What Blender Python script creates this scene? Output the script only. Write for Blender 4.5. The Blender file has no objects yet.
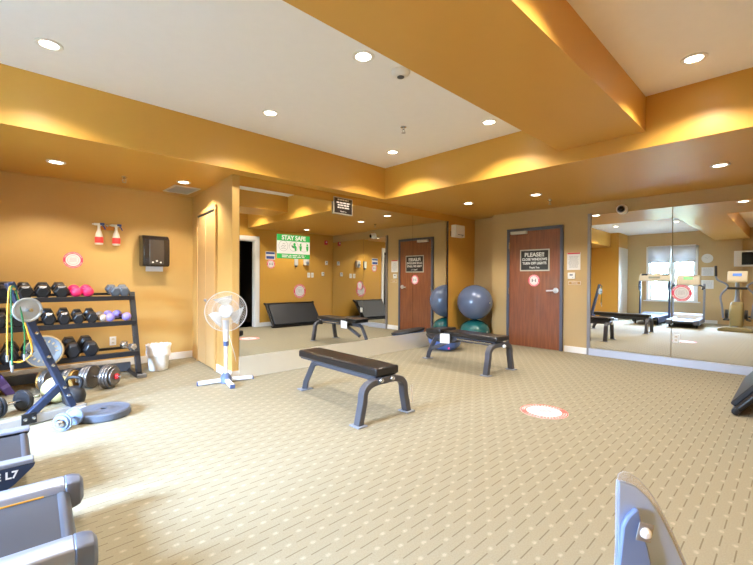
import bpy, bmesh, math, random
from mathutils import Vector, Matrix, Euler
R = math.radians
PI = math.pi
SC = bpy.context.scene
COL = SC.collection
random.seed(7)

# ------------------------------------------------------------------ camera
F_PX = 403.93
yaw, pit, rol = R(46.211), R(-.489), R(.265)
fw = Vector((math.cos(yaw)*math.cos(pit), math.sin(yaw)*math.cos(pit), math.sin(pit)))
rt0 = Vector((math.sin(yaw), -math.cos(yaw), 0))
up0 = rt0.cross(fw)
rt = rt0*math.cos(rol) + up0*math.sin(rol)
up = -rt0*math.sin(rol) + up0*math.cos(rol)
cam_d = bpy.data.cameras.new('camera')
cam = bpy.data.objects.new('camera', cam_d)
COL.objects.link(cam)
cam.matrix_world = Matrix(((rt.x, up.x, -fw.x, 0), (rt.y, up.y, -fw.y, 0), (rt.z, up.z, -fw.z, 1.2), (0, 0, 0, 1)))
cam_d.sensor_width = 36
cam_d.sensor_fit = 'HORIZONTAL'
cam_d.lens = F_PX/753*36
cam_d.clip_start = .02
SC.camera = cam

# ------------------------------------------------------------------ world, daylight, exposure
LAMP_W = 68.0          # each recessed downlight
LAMP_COL = (1.0, .90, .79)
SKY = 185.0
SC.view_settings.view_transform = 'Standard'
SC.view_settings.look = 'None'
SC.view_settings.gamma = 1
SC.view_settings.use_curve_mapping = False
SC.view_settings.exposure = .96
W = bpy.data.worlds.new('sky')
SC.world = W
W.use_nodes = True
nt = W.node_tree
nt.nodes.clear()
wo = nt.nodes.new('ShaderNodeOutputWorld')
wb = nt.nodes.new('ShaderNodeBackground')
tc = nt.nodes.new('ShaderNodeTexCoord')
sx = nt.nodes.new('ShaderNodeSeparateXYZ')
cr = nt.nodes.new('ShaderNodeValToRGB')
cr.color_ramp.elements[0].position = .49
cr.color_ramp.elements[0].color = (.10, .12, .09, 1)
cr.color_ramp.elements[1].position = .60
cr.color_ramp.elements[1].color = (.68, .92, 1.42, 1)
e = cr.color_ramp.elements.new(.505)
e.color = (.12, .14, .12, 1)
mp = nt.nodes.new('ShaderNodeMapRange')
mp.inputs['From Min'].default_value = -1
mp.inputs['From Max'].default_value = 1
nt.links.new(tc.outputs['Generated'], sx.inputs[0])
nt.links.new(sx.outputs['Z'], mp.inputs['Value'])
nt.links.new(mp.outputs[0], cr.inputs[0])
nt.links.new(cr.outputs[0], wb.inputs['Color'])
wb.inputs['Strength'].default_value = SKY
nt.links.new(wb.outputs[0], wo.inputs[0])
SC.cycles.max_bounces = 12
SC.cycles.diffuse_bounces = 6
SC.cycles.glossy_bounces = 8
SC.cycles.transmission_bounces = 8
SC.cycles.transparent_max_bounces = 12
SC.cycles.sample_clamp_indirect = 6
SC.cycles.caustics_refractive = False
SC.cycles.use_denoising = True

# window opening (in the wall behind the camera)
XB = -2.3               # back wall plane
WY0, WY1, WZ0, WZ1 = 2.22, 3.54, .66, 2.42
pl_d = bpy.data.lights.new('window_daylight', 'AREA')
pl_d.shape = 'RECTANGLE'
pl_d.size = WY1-WY0
pl_d.size_y = WZ1-WZ0
pl_d.cycles.is_portal = True
pl = bpy.data.objects.new('window_daylight', pl_d)
COL.objects.link(pl)
pl.location = (XB-.13, (WY0+WY1)/2, (WZ0+WZ1)/2)
pl.rotation_euler = (0, R(-90), 0)
pl.rotation_euler = Vector((1, 0, 0)).to_track_quat('-Z', 'Z').to_euler()

# ------------------------------------------------------------------ materials
def lin(c):
    c = c/255
    return c/12.92 if c <= .04045 else ((c+.055)/1.055)**2.4
def rgb(t):
    return (lin(t[0]), lin(t[1]), lin(t[2]), 1)
MATS = {}
def mat(name, col, rough=.5, metal=0.0, var=.05, scale=12.0, bump=0.0, bscale=200.0, spec=.5, coat=0.0, emit=None, trans=0.0, alpha=1.0):
    if name in MATS:
        return MATS[name]
    m = bpy.data.materials.new(name)
    m.use_nodes = True
    t = m.node_tree
    b = t.nodes['Principled BSDF']
    b.inputs['Roughness'].default_value = rough
    b.inputs['Metallic'].default_value = metal
    b.inputs['Specular IOR Level'].default_value = spec
    b.inputs['Coat Weight'].default_value = coat
    b.inputs['Transmission Weight'].default_value = trans
    b.inputs['Alpha'].default_value = alpha
    b.inputs['Base Color'].default_value = rgb(col)
    tx = t.nodes.new('ShaderNodeTexCoord')
    if var > 0:
        n = t.nodes.new('ShaderNodeTexNoise')
        n.inputs['Scale'].default_value = scale
        n.inputs['Detail'].default_value = 3
        mx = t.nodes.new('ShaderNodeMix')
        mx.data_type = 'RGBA'
        c = rgb(col)
        mx.inputs[6].default_value = tuple(max(0, v*(1-var)) for v in c[:3])+(1,)
        mx.inputs[7].default_value = tuple(min(1, v*(1+var)) for v in c[:3])+(1,)
        t.links.new(tx.outputs['Object'], n.inputs['Vector'])
        t.links.new(n.outputs['Fac'], mx.inputs[0])
        t.links.new(mx.outputs[2], b.inputs['Base Color'])
    if bump > 0:
        n2 = t.nodes.new('ShaderNodeTexNoise')
        n2.inputs['Scale'].default_value = bscale
        bp = t.nodes.new('ShaderNodeBump')
        bp.inputs['Strength'].default_value = bump
        bp.inputs['Distance'].default_value = .002
        t.links.new(tx.outputs['Object'], n2.inputs['Vector'])
        t.links.new(n2.outputs['Fac'], bp.inputs['Height'])
        t.links.new(bp.outputs['Normal'], b.inputs['Normal'])
    if emit:
        b.inputs['Emission Color'].default_value = (emit[0], emit[1], emit[2], 1)
        b.inputs['Emission Strength'].default_value = emit[3]
    MATS[name] = m
    return m

GOLD = mat('gold_paint', (203, 154, 66), .34, var=.02, bump=.05, bscale=300)
WALLG = mat('gold_paint_lit', (200, 163, 97), .42, var=.02, bump=.05, bscale=300)  # lit copy of the gold paint, stronger lighting put into the colour
TAN = mat('tan_paint', (186, 158, 108), .5, var=.02, bump=.05, bscale=300)
WHITEC = mat('white_ceiling_paint', (242, 242, 242), .8, var=.02)
TRIM = mat('white_trim_paint', (228, 226, 220), .4, var=.02)
CREAM = mat('cream_door_paint', (188, 152, 100), .4, var=.03)
MIRROR = mat('mirror_silver', (236, 238, 236), 0.0, 1.0, var=0)
CHROME = mat('chrome', (205, 208, 214), .18, 1.0, var=.02)
ALU = mat('brushed_aluminium', (190, 192, 196), .35, .9, var=.03)
STEEL = mat('grey_painted_steel', (112, 118, 132), .32, .35, var=.03)
BLACKM = mat('black_painted_metal', (26, 28, 32), .38, .1, var=.05)
NAVY = mat('dark_blue_painted_steel', (44, 54, 76), .35, .2, var=.05)
RUBBER = mat('black_rubber', (34, 36, 40), .5, var=.08, bump=.15, bscale=90)
VINYL = mat('black_vinyl', (26, 23, 23), .30, var=.06, bump=.1, bscale=60, coat=.1)
WPLAS = mat('white_plastic', (232, 232, 228), .35, var=.02)
OFFW = mat('off_white_plastic', (222, 212, 190), .4, var=.02)
GREYP = mat('grey_plastic', (130, 136, 146), .4, var=.03)
DGREY = mat('dark_grey_plastic', (62, 66, 74), .4, var=.04)
RED = mat('red_print', (206, 44, 66), .5, var=.02)
PINKRED = mat('pink_red_print', (226, 70, 100), .5, var=.02)
PAPER = mat('white_paper', (224, 224, 222), .6, var=.01)
INK = mat('grey_ink', (150, 155, 160), .6, var=.02)
DINK = mat('dark_ink', (40, 42, 46), .6, var=.02)
GREEN = mat('green_print', (34, 168, 74), .5, var=.02)
SIGNB = mat('black_sign_face', (28, 24, 24), .3, var=.03)
SIGNF = mat('silver_sign_edge', (196, 190, 178), .35, .3, var=.02)
BLUEP = mat('blue_plastic', (48, 78, 150), .35, var=.03)

def wood_mat():
    m = mat('reddish_wood_veneer', (132, 70, 40), .38, var=0, coat=.15)
    t = m.node_tree
    b = t.nodes['Principled BSDF']
    tx = t.nodes.new('ShaderNodeTexCoord')
    mpn = t.nodes.new('ShaderNodeMapping')
    mpn.inputs['Scale'].default_value = (14, 14, 1.2)
    n = t.nodes.new('ShaderNodeTexNoise')
    n.inputs['Scale'].default_value = 2.2
    n.inputs['Detail'].default_value = 8
    n.inputs['Distortion'].default_value = .6
    c = t.nodes.new('ShaderNodeValToRGB')
    c.color_ramp.elements[0].position = .3
    c.color_ramp.elements[0].color = rgb((116, 64, 37))
    c.color_ramp.elements[1].position = .72
    c.color_ramp.elements[1].color = rgb((144, 86, 50))
    t.links.new(tx.outputs['Object'], mpn.inputs[0])
    t.links.new(mpn.outputs[0], n.inputs['Vector'])
    t.links.new(n.outputs['Fac'], c.inputs[0])
    t.links.new(c.outputs[0], b.inputs['Base Color'])
    return m
WOOD = wood_mat()

def carpet_mat():
    m = mat('beige_loop_carpet', (208, 190, 152), .95, var=0, spec=.1)
    t = m.node_tree
    b = t.nodes['Principled BSDF']
    N = t.nodes.new
    L = t.links.new
    tx = N('ShaderNodeTexCoord')
    s = N('ShaderNodeSeparateXYZ')
    L(tx.outputs['Object'], s.inputs[0])
    def math_(op, a, b_=None):
        n = N('ShaderNodeMath')
        n.operation = op
        for i, v in enumerate((a, b_)):
            if v is None:
                continue
            if isinstance(v, (int, float)):
                n.inputs[i].default_value = v
            else:
                L(v, n.inputs[i])
        return n.outputs[0]
    rowf = math_('DIVIDE', s.outputs['Y'], .058)
    row = math_('FLOOR', rowf)
    fr = math_('FRACT', rowf)
    off = math_('MULTIPLY', row, .5)
    col = math_('ADD', math_('DIVIDE', s.outputs['X'], .183), off)
    fc = math_('FRACT', col)
    dash = math_('MULTIPLY', math_('LESS_THAN', fr, .095), math_('LESS_THAN', fc, .60))
    # pale fleck in the gap between two dashes
    dx = math_('ABSOLUTE', math_('SUBTRACT', fc, .80))
    dy = math_('ABSOLUTE', math_('SUBTRACT', fr, .16))
    ds = math_('SQRT', math_('ADD', math_('POWER', math_('DIVIDE', dx, .10), 2), math_('POWER', math_('DIVIDE', dy, .24), 2)))
    mrs = N('ShaderNodeMapRange')
    mrs.interpolation_type = 'SMOOTHSTEP'
    mrs.inputs['From Min'].default_value = .2
    mrs.inputs['From Max'].default_value = 1.15
    mrs.inputs['To Min'].default_value = 1
    mrs.inputs['To Max'].default_value = 0
    L(ds, mrs.inputs[0])
    sp = mrs.outputs[0]
    n1 = N('ShaderNodeTexNoise')
    n1.inputs['Scale'].default_value = 140
    n1.inputs['Detail'].default_value = 2
    L(tx.outputs['Object'], n1.inputs['Vector'])
    c1 = N('ShaderNodeMix')
    c1.data_type = 'RGBA'
    c1.inputs[6].default_value = rgb((134, 127, 106))
    c1.inputs[7].default_value = rgb((154, 147, 125))
    L(n1.outputs['Fac'], c1.inputs[0])
    c2 = N('ShaderNodeMix')
    c2.data_type = 'RGBA'
    L(math_('MULTIPLY', sp, math_('MULTIPLY', n1.outputs['Fac'], .36)), c2.inputs[0])
    L(c1.outputs[2], c2.inputs[6])
    c2.inputs[7].default_value = rgb((226, 218, 198))
    c3 = N('ShaderNodeMix')
    c3.data_type = 'RGBA'
    L(math_('MULTIPLY', dash, .52), c3.inputs[0])
    L(c2.outputs[2], c3.inputs[6])
    c3.inputs[7].default_value = rgb((78, 66, 46))
    L(c3.outputs[2], b.inputs['Base Color'])
    bp = N('ShaderNodeBump')
    bp.inputs['Strength'].default_value = .3
    bp.inputs['Distance'].default_value = .003
    L(n1.outputs['Fac'], bp.inputs['Height'])
    L(bp.outputs['Normal'], b.inputs['Normal'])
    return m
CARPET = carpet_mat()

def glassy(name, col, ior=1.3, rough=0.0, mixf=.12):
    m = bpy.data.materials.new(name)
    m.use_nodes = True
    t = m.node_tree
    t.nodes.clear()
    o = t.nodes.new('ShaderNodeOutputMaterial')
    a = t.nodes.new('ShaderNodeBsdfTransparent')
    a.inputs[0].default_value = col
    g = t.nodes.new('ShaderNodeBsdfGlossy')
    g.inputs['Roughness'].default_value = rough
    fr = t.nodes.new('ShaderNodeFresnel')
    fr.inputs[0].default_value = ior
    x = t.nodes.new('ShaderNodeMixShader')
    t.links.new(fr.outputs[0], x.inputs[0])
    t.links.new(a.outputs[0], x.inputs[1])
    t.links.new(g.outputs[0], x.inputs[2])
    t.links.new(x.outputs[0], o.inputs[0])
    return m
WGLASS = glassy('window_glass', (.93, .96, .95, 1))
CLEARP = glassy('clear_polycarbonate', (.97, .98, .99, 1), 1.5, .08)
def milky(m, f):
    t = m.node_tree
    o = [n for n in t.nodes if n.type == 'OUTPUT_MATERIAL'][0]
    src = o.inputs[0].links[0].from_socket
    d = t.nodes.new('ShaderNodeBsdfDiffuse')
    d.inputs[0].default_value = (.86, .90, .95, 1)
    x = t.nodes.new('ShaderNodeMixShader')
    x.inputs[0].default_value = f
    t.links.new(src, x.inputs[1])
    t.links.new(d.outputs[0], x.inputs[2])
    t.links.new(x.outputs[0], o.inputs[0])
milky(CLEARP, .22)
def fabric_shade():
    m = bpy.data.materials.new('white_shade_fabric')
    m.use_nodes = True
    t = m.node_tree
    t.nodes.clear()
    o = t.nodes.new('ShaderNodeOutputMaterial')
    d = t.nodes.new('ShaderNodeBsdfDiffuse')
    d.inputs[0].default_value = (.8, .8, .8, 1)
    tr = t.nodes.new('ShaderNodeBsdfTranslucent')
    tr.inputs[0].default_value = (.8, .82, .85, 1)
    x = t.nodes.new('ShaderNodeMixShader')
    n = t.nodes.new('ShaderNodeTexNoise')
    n.inputs['Scale'].default_value = 40
    mr = t.nodes.new('ShaderNodeMapRange')
    mr.inputs['To Min'].default_value = .10
    mr.inputs['To Max'].default_value = .16
    t.links.new(n.outputs['Fac'], mr.inputs[0])
    t.links.new(mr.outputs[0], x.inputs[0])
    t.links.new(d.outputs[0], x.inputs[1])
    t.links.new(tr.outputs[0], x.inputs[2])
    t.links.new(x.outputs[0], o.inputs[0])
    return m
SHADE = fabric_shade()

# ------------------------------------------------------------------ mesh helpers
def frame_from(d):
    d = Vector(d).normalized()
    a = Vector((0, 0, 1)) if abs(d.z) < .95 else Vector((1, 0, 0))
    u = d.cross(a).normalized()
    return u, d.cross(u).normalized(), d

class B:
    def __init__(s):
        s.bm = bmesh.new()
    def _v(s, pts):
        return [s.bm.verts.new(Vector(p)) for p in pts]
    def box(s, c, size, rot=None):
        M = Matrix.Translation(Vector(c)) @ (Euler(rot).to_matrix().to_4x4() if rot else Matrix())
        h = [x/2 for x in size]
        v = s._v([M @ Vector((a*h[0], b*h[1], d*h[2])) for a in (-1, 1) for b in (-1, 1) for d in (-1, 1)])
        for q in ((0, 1, 3, 2), (4, 6, 7, 5), (0, 4, 5, 1), (2, 3, 7, 6), (0, 2, 6, 4), (1, 5, 7, 3)):
            s.bm.faces.new([v[i] for i in q])
        return s
    def bar(s, p0, p1, w, h, up=(0, 0, 1)):
        p0, p1 = Vector(p0), Vector(p1)
        d = (p1-p0).normalized()
        u = d.cross(Vector(up)).normalized()
        n = u.cross(d)
        v = s._v([p+u*a*w/2+n*b*h/2 for p in (p0, p1) for a, b in ((-1, -1), (1, -1), (1, 1), (-1, 1))])
        for q in ((3, 2, 1, 0), (4, 5, 6, 7), (0, 1, 5, 4), (1, 2, 6, 5), (2, 3, 7, 6), (3, 0, 4, 7)):
            s.bm.faces.new([v[i] for i in q])
        return s
    def cyl(s, p0, p1, r0, r1=None, seg=20, cap=True):
        r1 = r0 if r1 is None else r1
        return s.tubev([p0, p1], [r0, r1], seg, cap)
    def tubev(s, pts, rs, seg=12, cap=True, closed=False):
        pts = [Vector(p) for p in pts]
        n = len(pts)
        rings = []
        u = None
        for i in range(n):
            if closed:
                d = (pts[(i+1) % n]-pts[i-1]).normalized()
            else:
                d = (pts[min(i+1, n-1)]-pts[max(i-1, 0)]).normalized()
            if u is None:
                u, w, _ = frame_from(d)
            else:
                u = (u-d*u.dot(d)).normalized()
                w = d.cross(u).normalized()
            rings.append(s._v([pts[i]+(u*math.cos(2*PI*k/seg)+w*math.sin(2*PI*k/seg))*rs[i] for k in range(seg)]))
        for i in range(n if closed else n-1):
            a, b = rings[i], rings[(i+1) % n]
            for k in range(seg):
                s.bm.faces.new((a[k], a[(k+1) % seg], b[(k+1) % seg], b[k]))
        if cap and not closed:
            s.bm.faces.new(rings[0][::-1])
            s.bm.faces.new(rings[-1])
        return s
    def tube(s, pts, r, seg=10, closed=False):
        return s.tubev(pts, [r]*len(pts), seg, True, closed)
    def lathe(s, prof, c=(0, 0, 0), axis=(0, 0, 1), seg=32):
        u, w, d = frame_from(axis)
        c = Vector(c)
        rings = []
        for r, z in prof:
            if r < 1e-6:
                rings.append(s._v([c+d*z]))
            else:
                rings.append(s._v([c+d*z+(u*math.cos(2*PI*k/seg)+w*math.sin(2*PI*k/seg))*r for k in range(seg)]))
        for a, b in zip(rings, rings[1:]):
            for k in range(seg):
                k2 = (k+1) % seg
                if len(a) == 1 and len(b) > 1:
                    s.bm.faces.new((a[0], b[k2], b[k]))
                elif len(b) == 1 and len(a) > 1:
                    s.bm.faces.new((a[k], a[k2], b[0]))
                elif len(a) > 1:
                    s.bm.faces.new((a[k], a[k2], b[k2], b[k]))
        return s
    def prism(s, poly, o, u, v, depth):
        """polygon in the plane (u, v) at o, pushed along u x v by depth"""
        o, u, v = Vector(o), Vector(u), Vector(v)
        n = u.cross(v).normalized()*depth
        a = s._v([o+u*p[0]+v*p[1] for p in poly])
        b = s._v([o+u*p[0]+v*p[1]+n for p in poly])
        s.bm.faces.new(a[::-1])
        s.bm.faces.new(b)
        k = len(poly)
        for i in range(k):
            j = (i+1) % k
            s.bm.faces.new((a[i], a[j], b[j], b[i]))
        return s
    def sphere(s, c, r, scale=(1, 1, 1), seg=32, rings=16, rot=None):
        M = Matrix.Translation(Vector(c)) @ (Euler(rot).to_matrix().to_4x4() if rot else Matrix()) @ Matrix.Diagonal((r*scale[0], r*scale[1], r*scale[2], 1))
        bmesh.ops.create_uvsphere(s.bm, u_segments=seg, v_segments=rings, radius=1, matrix=M)
        return s
    def torus(s, c, axis, R0, r, seg=32, rs=10):
        u, w, d = frame_from(axis)
        c = Vector(c)
        return s.tube([c+(u*math.cos(2*PI*k/seg)+w*math.sin(2*PI*k/seg))*R0 for k in range(seg)], r, rs, closed=True)
    def build(s, name, m, parent=None, loc=(0, 0, 0), rot=None, bevel=0, bseg=2, sharp=35, sub=0):
        bmesh.ops.recalc_face_normals(s.bm, faces=s.bm.faces[:])
        me = bpy.data.meshes.new(name)
        s.bm.to_mesh(me)
        s.bm.free()
        me.materials.append(m)
        for p in me.polygons:
            p.use_smooth = True
        me.set_sharp_from_angle(angle=R(sharp))
        o = bpy.data.objects.new(name, me)
        COL.objects.link(o)
        o.location = loc
        if rot:
            o.rotation_euler = rot
        if parent:
            o.parent = parent
        if bevel:
            b = o.modifiers.new('bevel', 'BEVEL')
            b.width = bevel
            b.segments = bseg
            b.limit_method = 'ANGLE'
            b.angle_limit = R(40)
            b.harden_normals = False
        if sub:
            b = o.modifiers.new('sub', 'SUBSURF')
            b.levels = sub
            b.render_levels = sub
        return o

def tag(o, label, cat, group=None, kind=None):
    o['label'] = label
    o['category'] = cat
    if group:
        o['group'] = group
    if kind:
        o['kind'] = kind
    return o
def thing(name, label, cat, loc=(0, 0, 0), rz=0, group=None, rot=None):
    o = bpy.data.objects.new(name, None)
    o.empty_display_size = .1
    COL.objects.link(o)
    o.location = loc
    o.rotation_euler = rot if rot else (0, 0, rz)
    return tag(o, label, cat, group)
def dup(root, loc, label, rz=None, rot=None, group=None, scale=None):
    r = root.copy()
    COL.objects.link(r)
    r.location = loc
    if rz is not None:
        r.rotation_euler = (0, 0, rz)
    if rot is not None:
        r.rotation_euler = rot
    if scale:
        r.scale = scale
    r['label'] = label
    if group:
        r['group'] = group
    for ch in list(root.children):
        c = ch.copy()
        COL.objects.link(c)
        c.parent = r
        for g in list(ch.children):
            d = g.copy()
            COL.objects.link(d)
            d.parent = c
    return r
def struct(name, b, m, label=None, parent=None, **k):
    o = b.build(name, m, parent, **k)
    if not parent:
        o['kind'] = 'structure'
        if label:
            o['label'] = label
    return o
def text(body, size, m, parent, loc, rot, name='lettering', extrude=.0006, align='CENTER', sx=1.0, offset=0.0):
    c = bpy.data.curves.new(name, 'FONT')
    c.body = body
    c.size = size
    c.extrude = extrude
    c.align_x = align
    c.align_y = 'CENTER'
    c.offset = offset
    c.materials.append(m)
    tmp = bpy.data.objects.new(name, c)
    me = bpy.data.meshes.new_from_object(tmp)
    bpy.data.objects.remove(tmp)
    if not me.materials:
        me.materials.append(m)
    o = bpy.data.objects.new(name, me)
    COL.objects.link(o)
    o.parent = parent
    o.location = loc
    o.rotation_euler = rot
    o.scale = (sx, 1, 1)
    return o

# ------------------------------------------------------------------ the room
ZH, ZL = 2.904, 2.43        # high ceiling and the low soffit
YS, XS = 4.41, 4.40         # inner edges of the soffit
YM, XD = 4.622, 6.97        # mirrored wall and door wall
YR = 6.38                   # wall behind the dumbbell rack
YO = -.15                   # wall opposite the mirrors
XA = -1.30                  # end of the rack alcove
YN = 4.06                   # where the ball niche begins
TOP = 3.05
struct('floor', B().box((2.6, 3.0, -.05), (10.6, 8.6, .1)), CARPET, 'beige carpet patterned with rows of short dark dashes')
struct('ceiling', B().box((1.0, 2.1, ZH+.06), (7.0, 4.9, .12)), WHITEC, 'white painted high ceiling')
# soffit: one L shaped dropped ceiling with its risers
so = B()
so.box(((XB+7.7)/2, (YS+6.5)/2, (ZL+TOP)/2), (7.7-XB, 6.5-YS, TOP-ZL))
so.box(((XB+XA)/2, 4.29, (ZL+TOP)/2), (XA-XB, .26, TOP-ZL))
so.box(((XS+7.7)/2, (YO+YS)/2-.05, (ZL+TOP)/2), (7.7-XS, YS-YO+.1, TOP-ZL))
struct('ceiling_soffit', so, GOLD, 'gold painted dropped soffit around the white ceiling')
struct('ceiling_beam', B().box(((XB+XS)/2, (.992+1.782)/2, (2.58+TOP)/2), (XS-XB, .79, TOP-2.58)), GOLD, 'wide gold painted ceiling beam')
# walls
struct('wall_rack', B().box((.3, YR+.06, 1.25), (4.1, .12, 2.5)), WALLG, 'gold wall behind the dumbbell rack')
cw = B()
cw.prism([(2.07, YM), (2.165, YM), (2.165, YM+.12), (2.30, YM+.12), (2.35, YR), (2.235, YR)], (0, 0, 0), (1, 0, 0), (0, 1, 0), ZL+.02)
struct('wall_closet', cw, WALLG, 'gold return wall holding the folding closet door')
struct('wall_mirror_side', B().box(((2.16+7.3)/2, YM+.06, 1.22), (7.3-2.16, .12, 2.44)), GOLD, 'gold wall carrying the long mirror')
struct('wall_niche', B().box((7.228+.06, (YN+YM)/2, 1.22), (.12, YM-YN+.1, 2.44)), TAN, 'tan wall at the back of the ball niche')
struct('wall_door_side', B().box((XD+.14, (YO-.1+YN)/2, 1.22), (.28, YN-YO+.1, 2.44)), TAN, 'tan wall with the brown door and the second mirror')
DX0, DX1, DZ = 3.72, 4.60, 2.14
wo_ = B()
wo_.box(((XB+DX0)/2, YO-.06, 1.5), (DX0-XB, .12, 3.0))
wo_.box(((DX1+7.2)/2, YO-.06, 1.5), (7.2-DX1, .12, 3.0))
wo_.box(((DX0+DX1)/2, YO-.06, (DZ+3)/2), (DX1-DX0, .12, 3-DZ))
struct('wall_opposite', wo_, GOLD, 'gold wall opposite the mirrors')
wb_ = B()
wb_.box((XB-.06, (YO+WY0)/2, 1.5), (.12, WY0-YO, 3.0))
wb_.box((XB-.06, (WY1+4.5)/2, 1.5), (.12, 4.5-WY1, 3.0))
wb_.box((XB-.06, (WY0+WY1)/2, WZ0/2), (.12, WY1-WY0, WZ0))
wb_.box((XB-.06, (WY0+WY1)/2, (WZ1+3)/2), (.12, WY1-WY0, 3-WZ1))
struct('wall_window_side', wb_, TAN, 'tan wall with the window')
struct('wall_pilaster', B().box((XB+.05, (1.15+1.69)/2, 1.3), (.1, .54, 2.6)), TAN, 'tan pilaster under the ceiling beam')
struct('wall_stub', B().box(((XB+XA)/2, 5.28, 1.22), (XA-XB, 2.24, 2.44)), GOLD, 'gold wall stub at the end of the rack alcove')
struct('wall_stub_lit', B().box(((XB+XA)/2, 4.152, 1.21), (XA-XB-.02, .02, 2.42)), mat('window_lit_wall', (226, 220, 206), .4, var=.02), 'face of the wall stub, coloured pale as if lit by the window')  # plain wall face; daylight from the window is put into its pale colour
# dark room beyond the doorway
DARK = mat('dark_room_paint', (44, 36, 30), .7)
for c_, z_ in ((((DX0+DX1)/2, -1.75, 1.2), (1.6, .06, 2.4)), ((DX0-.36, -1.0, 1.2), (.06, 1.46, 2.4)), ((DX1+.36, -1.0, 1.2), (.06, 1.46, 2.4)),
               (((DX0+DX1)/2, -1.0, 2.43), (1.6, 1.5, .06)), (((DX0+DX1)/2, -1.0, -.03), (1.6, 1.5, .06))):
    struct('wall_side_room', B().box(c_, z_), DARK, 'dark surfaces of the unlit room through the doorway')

# baseboards
def base(name, p0, p1, h=.1, t=.016):
    p0, p1 = Vector((*p0, h/2)), Vector((*p1, h/2))
    struct(name, B().bar(p0, p1, t, h), TRIM, bevel=.004)
base('baseboard_rack', (-1.28, YR-.008), (2.23, YR-.008))
base('baseboard_door_side', (XD-.008, 2.335), (XD-.008, 2.705))
base('baseboard_door_corner', (XD-.008, 3.775), (XD-.008, 4.05))
base('baseboard_closet', (2.064, YM+.004), (2.110, 5.17))
base('baseboard_pilaster', (2.07, YM-.008), (2.15, YM-.008))
base('baseboard_opposite', (4.70, YO+.008), (XD-.02, YO+.008))
base('baseboard_window_side', (XB+.008, 1.70), (XB+.008, 4.12))
base('baseboard_stub', (XB+.02, 4.134), (XA, 4.134))

# window: frame, mullion, panes; roman shade hangs in front
wf = B()
for y in (WY0, WY1):
    wf.box((XB-.02, y, (WZ0+WZ1)/2), (.16, .07, WZ1-WZ0+.07))
for z in (WZ0, WZ1):
    wf.box((XB-.02, (WY0+WY1)/2, z), (.16, WY1-WY0+.07, .07))
win = struct('window_1', wf, TRIM, 'white framed window behind the exercise machines', bevel=.004)
wm = B()
wm.box((XB-.07, (WY0+WY1)/2, (WZ0+WZ1)/2), (.06, .09, WZ1-WZ0))
for y in (WY0+.07, (WY0+WY1)/2-.07, (WY0+WY1)/2+.07, WY1-.07):
    wm.box((XB-.07, y, (WZ0+WZ1)/2), (.04, .05, WZ1-WZ0-.06))
wm.build('window_sash', TRIM, win)
B().box((XB-.09, (WY0+WY1)/2, (WZ0+WZ1)/2), (.006, WY1-WY0-.04, WZ1-WZ0-.04)).build('window_pane', WGLASS, win)
B().box((XB+.05, (WY0+WY1)/2, WZ0-.02), (.14, WY1-WY0+.2, .035)).build('window_sill', TRIM, win, bevel=.006)
for i, (ya, yb) in enumerate(((WY0+.02, (WY0+WY1)/2-.015), ((WY0+WY1)/2+.015, WY1-.02))):
    t = thing('roman_shade', ('white folded roman shade over the window half beside the round clock', 'white folded roman shade over the window half beside the pale wall stub')[i], 'window shade', (XB+.075, (ya+yb)/2, 1.92), group='roman shades on the window')
    w = yb-ya
    f = B()
    prof = [(0, .53), (.012, .28), (.03, .20), (.012, .17), (.04, .12), (.014, .08), (.045, .03), (.02, 0)]
    a = f._v([(x, -w/2, z) for x, z in prof])
    b = f._v([(x, w/2, z) for x, z in prof])
    for k in range(len(prof)-1):
        f.bm.faces.new((a[k], a[k+1], b[k+1], b[k]))
    o = f.build('shade_fabric', SHADE, t, sharp=80)
    sm = o.modifiers.new('thick', 'SOLIDIFY')
    sm.thickness = .004
    B().box((-.005, 0, .535), (.05, w, .035)).build('head_rail', TRIM, t, bevel=.004)
    B().box((.03, 0, .0), (.018, w, .02)).build('hem_bar', GREYP, t, bevel=.003)
# garden outside the window
hd = B()
rr = random.Random(3)
for k in range(900):
    y = rr.uniform(-2.5, 8.5)
    z = rr.uniform(.0, 1.55+.25*math.sin(y*1.7))
    x = -6.2-rr.random()*.9
    a = rr.uniform(0, PI)
    s_ = rr.uniform(.10, .2)
    c = Vector((x, y, z))
    u = Vector((rr.uniform(-.5, .5), math.cos(a), math.sin(a)))*s_
    v = Vector((rr.uniform(-.5, .5), -math.sin(a), math.cos(a)))*s_*.5
    q = hd._v([c-u, c+v, c+u, c-v])
    hd.bm.faces.new(q)
hd.box((-6.9, 3, .65), (.5, 11, 1.3))
o = hd.build('hedge', mat('hedge_leaves', (156, 166, 140), .7, var=.35, scale=6))
tag(o, 'pale green leafy hedge growing outside the window', 'hedge', kind='stuff')
struct('lawn', B().box((-6.5, 3, -.3), (8, 16, .1)), mat('lawn_grass', (150, 150, 136), .9, var=.2), 'lawn outside the window')

# ---------------------------------------------------------------- mirrors
def mirror_panel(name, label, x0, x1, z0, z1, yawd=0.0):
    t = thing(name, label, 'mirror', ((x0+x1)/2, YM-.012 if yawd == 0 else YM-.022, z0), R(yawd), 'mirror panels of the long mirrored wall')
    w = x1-x0-.004
    B().box((0, 0, (z1-z0)/2), (w, .006, z1-z0-.002)).build('mirror_glass', MIRROR, t)
    B().box((0, .006, (z1-z0)/2), (w-.002, .005, z1-z0-.004)).build('backing_board', BLACKM, t)
for n, (a, b, lb, yw) in enumerate(((2.150, 3.168, 'tall mirror panel behind the white pedestal fan', -.9), (3.168, 4.224, 'tall mirror panel behind the end of the plain flat bench, under the black hanging sign', -.9),
                                (4.224, 5.277, 'tall mirror panel reflecting the edge of the brown door', 0), (5.277, 6.28, 'tall mirror panel beside the ball niche', 0))):
    mirror_panel('wall_mirror', lb, a, b, .262, 2.304, yw)
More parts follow.
